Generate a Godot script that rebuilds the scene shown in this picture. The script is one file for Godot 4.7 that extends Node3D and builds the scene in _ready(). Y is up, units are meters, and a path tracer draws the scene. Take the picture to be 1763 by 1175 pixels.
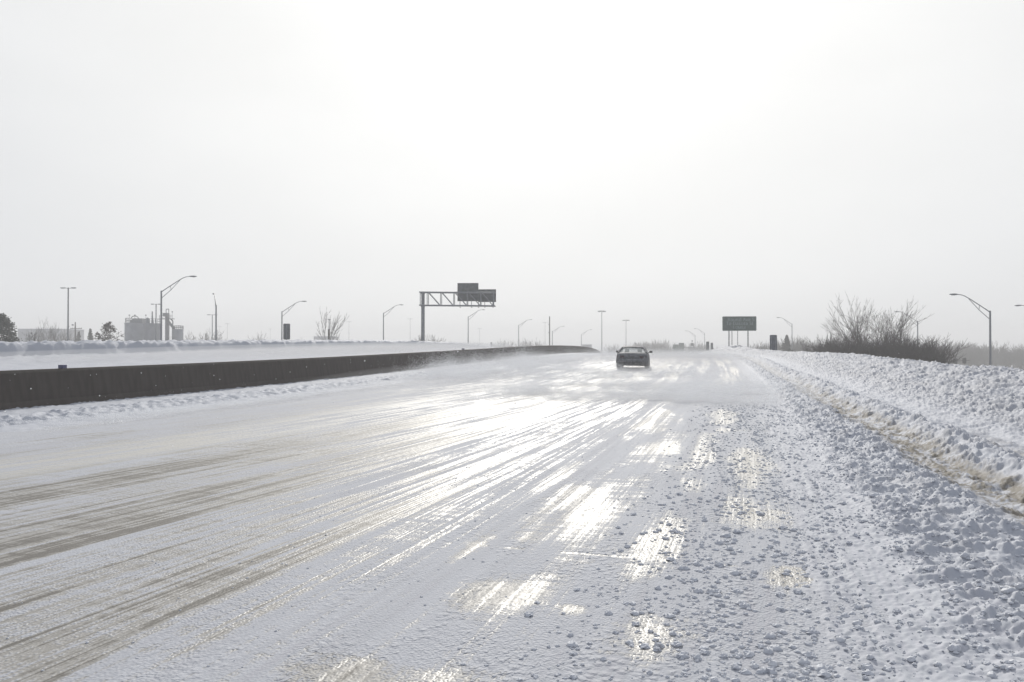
extends Node3D
# A snow-covered highway in a ground blizzard, looking towards a low winter sun.

const F := 1340.0            # focal length in photo pixels, for turning a pixel and a distance into a point
const EYE := 1.6
const PHI0 := 0.303          # heading of the road at the camera, to the right of the view
const BEND := 900.0          # radius of its slow left bend
var M := {}
var rng := RandomNumberGenerator.new()
var names := {}
var n_streak := FastNoiseLite.new()
var n_broad := FastNoiseLite.new()
var n_patch := FastNoiseLite.new()
var n_fine := FastNoiseLite.new()
var n_cell := FastNoiseLite.new()
var n_cell2 := FastNoiseLite.new()
var n_fbm := FastNoiseLite.new()
var n_slow := FastNoiseLite.new()

# ---------------------------------------------------------------- set-up

func _ready():
	rng.seed = 7
	setup_view()
	setup_noise()
	setup_materials()
	build_ground()
	build_road()
	build_right_snow()
	build_left_snow()
	build_barrier()
	build_car()
	build_gantry()
	build_signs()
	build_lamps()
	build_masts_and_poles()
	build_plant()
	build_far_buildings()
	build_trees()
	build_far_gantry_and_signals()
	build_clods()
	build_blowing_snow()

func setup_view():
	var cam := Camera3D.new()
	cam.name = "camera"
	add_child(cam)
	cam.fov = rad_to_deg(2.0 * atan(587.5 / F))
	cam.position = Vector3(0, EYE, 0)
	cam.rotation.x = atan(12.5 / F)
	cam.near = 0.05
	cam.far = 6000.0
	cam.current = true

	var env := Environment.new()
	env.background_mode = Environment.BG_SKY
	env.tonemap_mode = Environment.TONE_MAPPER_LINEAR
	env.tonemap_exposure = 1.04
	env.sdfgi_enabled = true
	env.ssao_enabled = true
	env.ssil_enabled = true
	# air full of fine blowing ice, which scatters a little more light forwards
	env.volumetric_fog_enabled = true
	env.volumetric_fog_density = 0.0017
	env.volumetric_fog_albedo = Color(0.995, 0.995, 1.0)
	env.volumetric_fog_anisotropy = 0.13
	var sun_el := deg_to_rad(29.0)
	var sun_az := deg_to_rad(3.4)
	var towards := Vector3(sin(sun_az) * cos(sun_el), sin(sun_el), -cos(sun_az) * cos(sun_el))
	env.sky = make_sky(towards)
	var we := WorldEnvironment.new()
	we.name = "environment"
	we.environment = env
	add_child(we)

	var sun := DirectionalLight3D.new()
	sun.name = "sun"
	add_child(sun)
	sun.look_at_from_position(Vector3.ZERO, -towards, Vector3.UP)
	sun.light_energy = 1.3
	sun.light_color = Color(1.0, 0.985, 0.955)
	sun.light_angular_distance = 0.6
	sun.shadow_enabled = true

func make_sky(sun: Vector3) -> Sky:
	# Thin high cloud and blowing ice: white round the sun, fading evenly to a cool grey away from it.
	var w := 512
	var h := 256
	var veil := FastNoiseLite.new()
	veil.seed = 5
	veil.frequency = 1.3
	veil.fractal_octaves = 4
	var im := Image.create(w, h, false, Image.FORMAT_RGBF)
	for y in h:
		var el := PI / 2 - (y + 0.5) / h * PI
		for x in w:
			var az := (x + 0.5) / w * TAU
			var d := Vector3(sin(az) * cos(el), sin(el), -cos(az) * cos(el))
			var g := rad_to_deg(acos(clampf(d.dot(sun), -1, 1)))
			var l := 0.53 + 0.70 * exp(-g / 44.0)
			l *= 1.0 + 0.05 * veil.get_noise_3d(d.x * 1.5, d.y * 5.0, d.z * 1.5)
			var t := smoothstep(12.0, 120.0, g)
			im.set_pixel(x, y, Color(l * lerpf(1.0, 0.86, t), l * lerpf(1.0, 0.95, t), l * lerpf(0.985, 1.13, t)))
	var m := PanoramaSkyMaterial.new()
	m.panorama = ImageTexture.create_from_image(im)
	var s := Sky.new()
	s.sky_material = m
	return s

func setup_noise():
	var k := 0
	for n in [n_streak, n_broad, n_patch, n_fine, n_cell, n_cell2, n_fbm, n_slow]:
		n.seed = 100 + k
		n.frequency = 1.0
		n.noise_type = FastNoiseLite.TYPE_SIMPLEX_SMOOTH
		n.fractal_type = FastNoiseLite.FRACTAL_NONE
		k += 1
	n_streak.fractal_type = FastNoiseLite.FRACTAL_FBM
	n_streak.fractal_octaves = 3
	n_patch.fractal_type = FastNoiseLite.FRACTAL_FBM
	n_patch.fractal_octaves = 3
	n_fine.fractal_type = FastNoiseLite.FRACTAL_FBM
	n_fine.fractal_octaves = 2
	n_fbm.fractal_type = FastNoiseLite.FRACTAL_FBM
	n_fbm.fractal_octaves = 4
	for n in [n_cell, n_cell2]:
		n.noise_type = FastNoiseLite.TYPE_CELLULAR
		n.cellular_return_type = FastNoiseLite.RETURN_DISTANCE
		n.cellular_distance_function = FastNoiseLite.DISTANCE_EUCLIDEAN
		n.cellular_jitter = 1.0

func mat(called: String, lin: Color, rough := 0.8, metal := 0.0) -> StandardMaterial3D:
	var m := StandardMaterial3D.new()
	m.resource_name = called
	m.albedo_color = lin.linear_to_srgb()
	m.roughness = rough
	m.metallic = metal
	m.metallic_specular = 0.4
	M[called] = m
	return m

func speckle(called: String, a: Color, b: Color, scale: float, tile: float, rough := 0.85, relief := 0.0, stretch := Vector3.ONE):
	# A triplanar surface whose tone wanders between two base colours.
	var n := FastNoiseLite.new()
	n.seed = hash(called) % 1000
	n.frequency = scale
	n.fractal_octaves = 5
	var g := n.get_seamless_image(256, 256)
	var im := Image.create(256, 256, false, Image.FORMAT_RGB8)
	for y in 256:
		for x in 256:
			im.set_pixel(x, y, a.lerp(b, smoothstep(0.2, 0.8, g.get_pixel(x, y).r)).linear_to_srgb())
	var m := mat(called, Color.WHITE, rough)
	m.albedo_color = Color.WHITE
	m.albedo_texture = ImageTexture.create_from_image(im)
	m.uv1_triplanar = true
	m.uv1_world_triplanar = true
	m.uv1_scale = stretch / tile
	if relief > 0.0:
		m.heightmap_enabled = true
		m.heightmap_texture = ImageTexture.create_from_image(g)
		m.heightmap_scale = relief
	return m

func setup_materials():
	var m := mat("snow", Color(1, 1, 1), 0.75)
	m.albedo_color = Color.WHITE
	m.vertex_color_use_as_albedo = true
	m.metallic_specular = 0.3
	mat("clod", Color(0.50, 0.51, 0.54), 0.8)
	var fm := mat("flake", Color(0.92, 0.92, 0.92), 1.0)
	fm.backlight_enabled = true
	fm.backlight = Color(0.95, 0.95, 0.95)
	fm.metallic_specular = 0.1
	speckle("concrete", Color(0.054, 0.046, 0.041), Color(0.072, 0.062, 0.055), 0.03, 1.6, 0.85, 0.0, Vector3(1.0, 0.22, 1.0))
	speckle("steel", Color(0.16, 0.165, 0.17), Color(0.24, 0.245, 0.25), 0.02, 1.5, 0.55)
	speckle("panel_back", Color(0.10, 0.105, 0.105), Color(0.15, 0.155, 0.155), 0.02, 3.0, 0.6)
	speckle("sign_green", Color(0.055, 0.080, 0.071), Color(0.075, 0.104, 0.094), 0.02, 3.0, 0.6)
	mat("sign_letter", Color(0.23, 0.28, 0.265), 0.7)
	speckle("sign_frosted", Color(0.085, 0.09, 0.108), Color(0.13, 0.137, 0.16), 0.02, 1.5, 0.8)
	mat("lamp_metal", Color(0.20, 0.205, 0.21), 0.5, 0.3)
	mat("lens", Color(0.35, 0.35, 0.33), 0.3)
	mat("reflector", Color(0.10, 0.10, 0.16), 0.5)
	speckle("tank", Color(0.24, 0.245, 0.26), Color(0.31, 0.315, 0.33), 0.015, 9.0, 0.6)
	speckle("tank_dark", Color(0.19, 0.19, 0.20), Color(0.25, 0.25, 0.26), 0.015, 9.0, 0.6)
	mat("equipment", Color(0.17, 0.175, 0.185), 0.6)
	speckle("bark", Color(0.055, 0.046, 0.042), Color(0.10, 0.088, 0.08), 0.03, 1.0, 0.95)
	mat("twig", Color(0.075, 0.065, 0.062), 0.95)
	mat("dry_leaf", Color(0.055, 0.043, 0.037), 0.9)
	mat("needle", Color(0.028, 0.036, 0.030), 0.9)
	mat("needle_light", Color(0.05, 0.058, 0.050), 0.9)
	speckle("warehouse", Color(0.30, 0.30, 0.31), Color(0.36, 0.36, 0.37), 0.02, 12.0, 0.8)
	speckle("car_paint", Color(0.10, 0.102, 0.112), Color(0.21, 0.21, 0.212), 0.03, 1.4, 0.7).metallic_specular = 0.15
	mat("car_dark", Color(0.02, 0.02, 0.021), 0.6)
	mat("tyre", Color(0.022, 0.021, 0.02), 0.9)
	mat("rim", Color(0.22, 0.22, 0.22), 0.45, 0.6)
	mat("tail_lens", Color(0.06, 0.04, 0.04), 0.5)
	mat("plate", Color(0.12, 0.12, 0.12), 0.7)
	mat("seat", Color(0.03, 0.03, 0.033), 0.85)
	var g := mat("car_glass", Color(0.6, 0.66, 0.66), 0.06)
	g.transparency = BaseMaterial3D.TRANSPARENCY_ALPHA
	g.albedo_color.a = 0.22
	mat("signal_black", Color(0.03, 0.03, 0.032), 0.6)

# ---------------------------------------------------------------- places and shapes

func heading(s: float) -> float:
	return PHI0 - clampf(s, -60.0, 130.0) / BEND

func road_y(s: float) -> float:
	var y := 0.85 * smoothstep(5.0, 85.0, s)
	if s > 90.0:
		var t := minf(s, 160.0) - 90.0
		y -= 2.5e-4 * t * t
		if s > 160.0:
			y -= 0.035 * (minf(s, 300.0) - 160.0)
	return y

func on_road(u: float, s: float, up := 0.0) -> Vector3:
	# u: metres right of a line through the camera, s: metres along the road, up: above the pavement
	var e := clampf(s, -60.0, 130.0)
	var p := heading(s)
	var x := BEND * (cos(p) - cos(PHI0)) + (s - e) * sin(p)
	var z := BEND * (sin(PHI0) - sin(p)) + (s - e) * cos(p)
	return Vector3(x + u * cos(p), road_y(s) + up, -(z - u * sin(p)))

func at(px: float, py: float, z: float) -> Vector3:
	return Vector3((px - 881.5) / F * z, EYE - (py - 600.0) / F * z, -z)

func numbered(called: String) -> String:
	if not names.has(called):
		names[called] = 0
		return called
	names[called] += 1
	return "%s_%03d" % [called, names[called]]

func tag(o: Node3D, label: String, category: String, group := "", kind := ""):
	if label: o.set_meta("label", label)
	if category: o.set_meta("category", category)
	if group: o.set_meta("group", group)
	if kind: o.set_meta("kind", kind)
	return o

func thing(called: String, where: Vector3, label: String, category: String, group := "") -> Node3D:
	var o := Node3D.new()
	o.name = numbered(called)
	add_child(o)
	o.position = where
	return tag(o, label, category, group)

func mesh_node(called: String, mesh: Mesh, m: Material, parent: Node = null) -> MeshInstance3D:
	var o := MeshInstance3D.new()
	o.mesh = mesh
	o.material_override = m
	if parent == null:
		o.name = numbered(called)
		add_child(o)
	else:
		o.name = called
		if parent.has_node(NodePath(called)):
			var k := 1
			while parent.has_node(NodePath("%s_%03d" % [called, k])): k += 1
			o.name = "%s_%03d" % [called, k]
		parent.add_child(o, true)
	return o

func begin() -> SurfaceTool:
	var st := SurfaceTool.new()
	st.begin(Mesh.PRIMITIVE_TRIANGLES)
	st.set_smooth_group(-1)
	return st

func obj(called: String, st: SurfaceTool, m: Material, parent: Node = null) -> MeshInstance3D:
	st.generate_normals()
	return mesh_node(called, st.commit(), m, parent)

func quad(st: SurfaceTool, a: Vector3, b: Vector3, c: Vector3, d: Vector3):
	# clockwise seen from the front
	for p in [a, b, c, a, c, d]: st.add_vertex(p)

func box(st: SurfaceTool, c: Vector3, size: Vector3, turn := Basis()):
	var h := size / 2
	var p := []
	for i in 8:
		p.append(c + turn * Vector3(h.x if i & 1 else -h.x, h.y if i & 2 else -h.y, h.z if i & 4 else -h.z))
	quad(st, p[0], p[2], p[3], p[1]) ; quad(st, p[5], p[7], p[6], p[4])
	quad(st, p[4], p[6], p[2], p[0]) ; quad(st, p[1], p[3], p[7], p[5])
	quad(st, p[2], p[6], p[7], p[3]) ; quad(st, p[4], p[0], p[1], p[5])

func tube(st: SurfaceTool, a: Vector3, b: Vector3, ra: float, rb: float, n := 8, caps := true):
	var d := (b - a).normalized()
	var x := d.cross(Vector3.UP if absf(d.y) < 0.9 else Vector3.RIGHT).normalized()
	var y := x.cross(d)
	var pa := []
	var pb := []
	for i in n:
		var t := TAU * i / n
		var o := x * cos(t) + y * sin(t)
		pa.append(a + o * ra) ; pb.append(b + o * rb)
	for i in n:
		var j := (i + 1) % n
		st.set_smooth_group(1 if n > 5 else -1)
		quad(st, pa[i], pb[i], pb[j], pa[j])
		if caps:
			st.set_smooth_group(-1)
			for p in [b, pb[j], pb[i], a, pa[i], pa[j]]: st.add_vertex(p)
	st.set_smooth_group(-1)

func path_tube(st: SurfaceTool, pts: Array, r0: float, r1: float, n := 8):
	for i in pts.size() - 1:
		var t0 := float(i) / (pts.size() - 1)
		var t1 := float(i + 1) / (pts.size() - 1)
		tube(st, pts[i], pts[i + 1], lerpf(r0, r1, t0), lerpf(r0, r1, t1), n)

func drum(st: SurfaceTool, c: Vector3, r: float, h: float, n := 28):
	tube(st, c, c + Vector3(0, h, 0), r, r, n)

func table(pts: Array, x: float) -> float:
	if x <= pts[0][0]: return pts[0][1]
	for i in pts.size() - 1:
		if x <= pts[i + 1][0]:
			return lerpf(pts[i][1], pts[i + 1][1], (x - pts[i][0]) / (pts[i + 1][0] - pts[i][0]))
	return pts[-1][1]

func spaced(a: float, b: float, fn: Callable) -> PackedFloat32Array:
	var o := PackedFloat32Array()
	var x := a
	while x < b:
		o.append(x)
		x += fn.call(x)
	o.append(b)
	return o

func relief(cols: PackedFloat32Array, rows: PackedFloat32Array, fn: Callable, colored := true) -> ArrayMesh:
	# A sheet over (u, s). fn(u, s) gives Vector4(height above pavement, r, g, b). Rows are worked out in parallel.
	var nc := cols.size()
	var nr := rows.size()
	var parts := []
	parts.resize(nr)
	var work := func(j: int):
		var v := PackedVector3Array()
		var c := PackedColorArray()
		v.resize(nc) ; c.resize(nc)
		for i in nc:
			var q: Vector4 = fn.call(cols[i], rows[j])
			v[i] = on_road(cols[i], rows[j], q.x)
			c[i] = Color(q.y, q.z, q.w)
		parts[j] = [v, c]
	var id := WorkerThreadPool.add_group_task(work, nr)
	WorkerThreadPool.wait_for_group_task_completion(id)
	var verts := PackedVector3Array()
	var colors := PackedColorArray()
	for p in parts:
		verts.append_array(p[0])
		colors.append_array(p[1])
	return sheet(verts, colors if colored else PackedColorArray(), nc, nr)

func sheet(verts: PackedVector3Array, colors: PackedColorArray, nc: int, nr: int, uvs := PackedVector2Array()) -> ArrayMesh:
	var norms := PackedVector3Array()
	norms.resize(nc * nr)
	var work := func(j: int):
		pass
	for j in nr:
		var ja := maxi(j - 1, 0) * nc
		var jb := mini(j + 1, nr - 1) * nc
		for i in nc:
			var du := verts[j * nc + mini(i + 1, nc - 1)] - verts[j * nc + maxi(i - 1, 0)]
			var ds := verts[jb + i] - verts[ja + i]
			norms[j * nc + i] = du.cross(ds).normalized()
	var idx := PackedInt32Array()
	idx.resize((nc - 1) * (nr - 1) * 6)
	var k := 0
	for j in nr - 1:
		for i in nc - 1:
			var a := j * nc + i
			idx[k] = a ; idx[k + 1] = a + nc ; idx[k + 2] = a + nc + 1
			idx[k + 3] = a ; idx[k + 4] = a + nc + 1 ; idx[k + 5] = a + 1
			k += 6
	var arr := []
	arr.resize(Mesh.ARRAY_MAX)
	arr[Mesh.ARRAY_VERTEX] = verts
	arr[Mesh.ARRAY_NORMAL] = norms
	arr[Mesh.ARRAY_INDEX] = idx
	if colors.size(): arr[Mesh.ARRAY_COLOR] = colors
	if uvs.size(): arr[Mesh.ARRAY_TEX_UV] = uvs
	var m := ArrayMesh.new()
	m.add_surface_from_arrays(Mesh.PRIMITIVE_TRIANGLES, arr)
	return m

func structure(o: Node3D, label := ""):
	o.set_meta("kind", "structure")
	if label: o.set_meta("label", label)
	return o

# ---------------------------------------------------------------- setting

func build_ground():
	# One sheet to the horizon; it lies low under the road's embankment and a little higher on the left.
	var xs := PackedFloat32Array()
	for k in range(-60, 61): xs.append(signf(k) * pow(absf(k) / 60.0, 2.0) * 760.0)
	var zs := PackedFloat32Array()
	for k in range(-20, 71): zs.append(signf(k) * pow(absf(k) / 70.0, 2.0) * 900.0)
	var v := PackedVector3Array()
	var c := PackedColorArray()
	for z in zs:
		for x in xs:
			var across := x * 0.972 - z * 0.235
			var y := lerpf(-1.6, -6.4, smoothstep(-52.0, -38.0, across))
			y = lerpf(y, -6.4, smoothstep(250.0, 420.0, z))
			y += 0.35 * n_slow.get_noise_2d(x * 0.02, z * 0.02)
			v.append(Vector3(x, y, -z))
			c.append(Color(0.375, 0.385, 0.42))
	structure(mesh_node("ground", sheet(v, c, xs.size(), zs.size()), M.snow), "snow-covered open ground far around the highway")

const BANDS := [[-16.0, 1.0], [-12.3, 0.95], [-11.8, 0.8], [-10.8, 0.72], [-10.3, 0.42], [-8.7, 0.45], [-8.45, 0.7], [-8.1, 0.62], [-7.85, 0.0], [-7.0, 0.02], [-6.8, 0.45], [-6.1, 0.42], [-5.9, 0.12], [-5.0, 0.08], [-4.85, 0.80], [-4.3, 0.74], [-4.1, 0.50], [-3.1, 0.50], [-2.9, 0.80], [-2.15, 0.9], [-2.0, 0.52], [-1.4, 0.48], [-1.25, 0.9], [-0.95, 0.8], [-0.85, 0.5], [-0.45, 0.5], [-0.38, 0.85], [-0.24, 0.8], [-0.18, 0.52], [0.12, 0.55], [0.3, 1.0], [3.0, 1.0]]

# sheets of polished ice on the right lane and the shoulder: [u, s, half width, half length]
const ICE := [[-1.62, 7.9, 0.42, 1.9], [-1.52, 4.85, 0.36, 0.42], [-1.75, 3.42, 0.46, 0.24], [-1.06, 4.66, 0.15, 0.13], [-0.70, 6.5, 0.24, 1.0], [-0.57, 4.45, 0.22, 0.42], [0.0, 11.2, 0.30, 1.9], [0.0, 7.9, 0.27, 0.9], [-0.68, 12.6, 0.26, 2.6], [0.24, 5.8, 0.2, 0.35], [-2.15, 5.9, 0.10, 0.7], [-1.3, 12.5, 0.4, 1.8], [-2.3, 9.5, 0.14, 1.2], [-0.62, 9.2, 0.2, 0.8], [-1.9, 17.0, 0.4, 3.0], [-0.5, 18.0, 0.35, 3.5], [-2.6, 13.5, 0.16, 1.6], [-0.3, 3.3, 0.2, 0.3]]

var band_lut := PackedFloat32Array()

func ice_near(s: float) -> Array:
	return ICE.filter(func(q): return absf(s - q[1]) < q[3] * 2.9)

func road_look(u: float, s: float, ice: Array) -> Array:
	# [r, g, b (real base colour), roughness, height 0..1] of the pavement at a spot: packed snow, thin rime or bare polished ice
	var lane := smoothstep(-0.8, -7.0, u) * smoothstep(-14.0, -9.0, u)
	var w := u - 0.1 * lane * (minf(s, 30.0) - 8.0) - 0.05 * n_slow.get_noise_2d(u * 0.2, s * 0.05)
	var far := smoothstep(9.0, 40.0, s)
	var base := band_lut[clampi(int((w + 18.0) * 100.0), 0, 2199)]
	var streak := n_streak.get_noise_2d(w * 5.5, s * 0.13)
	var fine := n_streak.get_noise_2d(w * 15.0 + 70.0, s * 0.22)
	var hair := n_fine.get_noise_2d(w * 30.0 + 40.0, s * 0.5)
	var broad := n_broad.get_noise_2d(w * 0.9, s * 0.06)
	var patch := n_patch.get_noise_2d(u * 1.5, s * 0.5)
	var across := n_patch.get_noise_2d(u * 0.8 + 90.0, s * 6.5)
	var grain := n_fine.get_noise_2d(u * 52.0, s * 40.0)
	var g2 := n_fine.get_noise_2d(u * 17.0 + 7.0, s * 12.0)
	var mid := smoothstep(-1.6, -3.4, w)
	var right := smoothstep(-2.7, -2.2, w) * smoothstep(60.0, 22.0, s)
	base = lerpf(base, 0.86, right)
	var snow := lerpf(base, 0.43, 0.36 * mid * smoothstep(-12.5, -11.0, w)) + streak * lerpf(0.22, 0.62, mid) + fine * lerpf(0.10, 0.55, mid) + broad * 0.25 * (0.4 + far) + hair * lerpf(0.14, 0.34, mid) + across * lerpf(0.26, 0.12, right) + 0.16 * g2 + patch * 0.26 * (1.0 - right)
	if right > 0.0 and s < 24.0:
		var near := 9.0
		for q in ice:
			var du: float = (u - q[0]) / q[2]
			var dv: float = (s - q[1]) / q[3]
			near = minf(near, du * du + dv * dv)
		if near < 8.0:
			var edge := 1.15 - sqrt(near) + 0.55 * across + 0.7 * patch + 0.2 * streak + 0.45 * g2
			snow -= right * 0.60 * smoothstep(-0.3, 0.95, edge)
	snow = lerpf(snow, 0.52 + (snow - 0.52) * 0.9, far)
	# sawn joints across the slabs
	var joint := absf(fposmod(s + 0.012 * hair + 1.1, 4.7) - 2.35)
	snow -= 0.30 * smoothstep(0.035, 0.008, joint) * smoothstep(-0.1, 0.35, patch)
	var k := smoothstep(0.30, 0.74, snow + grain * 0.22)
	var dirt := smoothstep(0.30, -0.10, snow)
	var r := lerpf(0.25, 0.10, dirt)
	var g := lerpf(0.24, 0.091, dirt)
	var b := lerpf(0.225, 0.079, dirt)
	var beige := smoothstep(-11.0, -10.0, w) * smoothstep(-8.2, -9.0, w)
	r = lerpf(r, 0.36, beige * (1.0 - k)) ; g = lerpf(g, 0.35, beige * (1.0 - k)) ; b = lerpf(b, 0.33, beige * (1.0 - k))
	var tone := 1.0 + 0.12 * grain + 0.12 * hair
	var stain := 1.0 - 0.07 * clampf(streak * 2.0 + broad, 0.0, 1.0)
	r = lerpf(r * tone, 0.345 * stain, k) ; g = lerpf(g * tone, 0.354 * stain, k) ; b = lerpf(b * tone, 0.384 * stain, k)
	var rough := lerpf(lerpf(0.47, 0.58, dirt) + 0.12 * hair + 0.10 * right * grain + 0.04 * right + 0.12 * fine * mid + 0.06 * g2 + 0.22 * smoothstep(-0.1, 0.35, streak) * smoothstep(0.4, -3.0, w), 0.88, k)
	var dot := clampf(-0.35 - n_cell.get_noise_2d(u * 16.0, s * 16.0) * 0.75, 0.0, 0.4) * smoothstep(-0.1, 0.4, patch + 0.4 * g2) * k
	var wild := smoothstep(-0.35, 0.4, n_patch.get_noise_2d(u * 1.1 + 33.0, s * 0.7))
	var height := 0.3 + 0.14 * k + (0.06 + 0.12 * k * (0.4 + wild)) * grain + 0.11 * k * g2 * (0.25 + wild) + lerpf(0.10, 0.035, right) * hair + 0.10 * streak + 0.10 * right * (1.0 - k) * g2 + 1.3 * dot * smoothstep(-3.6, -1.5, u)
	return [r, g, b, clampf(rough, 0.2, 1.0), clampf(height, 0.0, 1.0)]

func road_patch(called: String, u0: float, u1: float, s0: float, s1: float, w: int, h: int, depth_cm: float, ds: float):
	var rows_a := []
	var rows_h := []
	rows_a.resize(h) ; rows_h.resize(h)
	var work := func(j: int):
		var a := PackedByteArray()
		var hb := PackedByteArray()
		a.resize(w * 4) ; hb.resize(w)
		var s := lerpf(s0, s1, (j + 0.5) / h)
		var ice := ice_near(s)
		for i in w:
			var q := road_look(lerpf(u0, u1, (i + 0.5) / w), s, ice)
			a[i * 4] = int(255.0 * pow(q[0], 0.4545)) ; a[i * 4 + 1] = int(255.0 * pow(q[1], 0.4545)) ; a[i * 4 + 2] = int(255.0 * pow(q[2], 0.4545))
			a[i * 4 + 3] = int(255.0 * q[3])
			hb[i] = int(255.0 * q[4])
		rows_a[j] = a ; rows_h[j] = hb
	var id := WorkerThreadPool.add_group_task(work, h)
	WorkerThreadPool.wait_for_group_task_completion(id)
	var pa := PackedByteArray()
	var ph := PackedByteArray()
	for j in h:
		pa.append_array(rows_a[j]) ; ph.append_array(rows_h[j])
	var m := StandardMaterial3D.new()
	m.resource_name = called
	m.albedo_texture = ImageTexture.create_from_image(Image.create_from_data(w, h, false, Image.FORMAT_RGBA8, pa))
	m.roughness_texture = m.albedo_texture
	m.roughness_texture_channel = BaseMaterial3D.TEXTURE_CHANNEL_ALPHA
	m.roughness = 1.0
	m.metallic_specular = 0.4
	m.heightmap_enabled = true
	m.heightmap_texture = ImageTexture.create_from_image(Image.create_from_data(w, h, false, Image.FORMAT_L8, ph))
	m.heightmap_scale = depth_cm
	m.texture_repeat = false
	var cols := spaced(u0, u1, func(_x): return 0.5)
	var rows := spaced(s0, s1, func(_x): return ds)
	var v := PackedVector3Array()
	var uv := PackedVector2Array()
	for s in rows:
		for u in cols:
			v.append(on_road(u, s, 0.004))
			uv.append(Vector2((u - u0) / (u1 - u0), (s - s0) / (s1 - s0)))
	structure(mesh_node(called, sheet(v, PackedColorArray(), cols.size(), rows.size(), uv), m), "icy highway lanes with streaks of packed snow and bare polished ice")

func build_road():
	for i in 2200: band_lut.append(table(BANDS, i * 0.01 - 18.0))
	road_patch("road", -5.6, 2.8, 2.2, 10.0, 1792, 1408, 2.2, 0.5)
	road_patch("road", -16.2, -5.6, 2.2, 10.0, 1024, 896, 2.2, 0.5)
	road_patch("road", -16.2, 2.8, 10.0, 34.0, 1152, 1536, 2.6, 0.5)
	road_patch("road", -16.2, 2.8, 34.0, 90.0, 640, 1024, 3.0, 0.5)
	road_patch("road", -16.2, 2.8, 90.0, 174.0, 512, 512, 3.0, 1.0)
	# the descent beyond the crest
	var q := func(_u, _s): return Vector4(0.004, 0.375, 0.385, 0.42)
	structure(mesh_node("road", relief(spaced(-16.2, 2.8, func(_x): return 2.0), spaced(-12.0, 2.2, func(_x): return 2.0), q), M.snow), "snowy highway behind the viewpoint")
	structure(mesh_node("road", relief(spaced(-16.2, 2.8, func(_x): return 2.0), spaced(174.0, 420.0, func(_x): return 6.0), q), M.snow), "snowy highway running downhill beyond the crest")

const RIGHT := [[-1.0, -0.05], [-0.3, -0.022], [0.2, -0.004], [0.5, 0.01], [0.95, 0.02], [1.2, 0.06], [1.9, 0.10], [2.12, 0.07], [2.32, 0.02], [2.6, 0.03], [2.85, 0.16], [3.05, 0.25], [3.3, 0.21], [3.6, 0.10], [3.9, 0.11], [4.6, 0.24], [5.6, 0.44], [7.0, 0.72], [7.8, 0.85], [8.5, 0.83], [9.5, 0.55], [12.0, -0.6], [26.0, -7.0], [30.0, -8.0]]
const RIGHT_ROUGH := [[-1.0, 0.01], [0.1, 0.012], [0.4, 0.012], [0.95, 0.016], [1.25, 0.07], [1.95, 0.085], [2.2, 0.05], [2.35, 0.04], [2.6, 0.05], [2.85, 0.09], [3.2, 0.09], [3.6, 0.035], [4.2, 0.05], [5.0, 0.065], [7.0, 0.08], [8.2, 0.11], [10.0, 0.1], [30.0, 0.1]]
const BANK := [[0.0, 0.95], [24.0, 0.95], [40.0, 0.68], [66.0, 0.5], [80.0, 0.45], [94.0, 0.75], [106.0, 1.3], [118.0, 1.5], [132.0, 1.2], [150.0, 0.9], [400.0, 0.7]]

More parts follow.
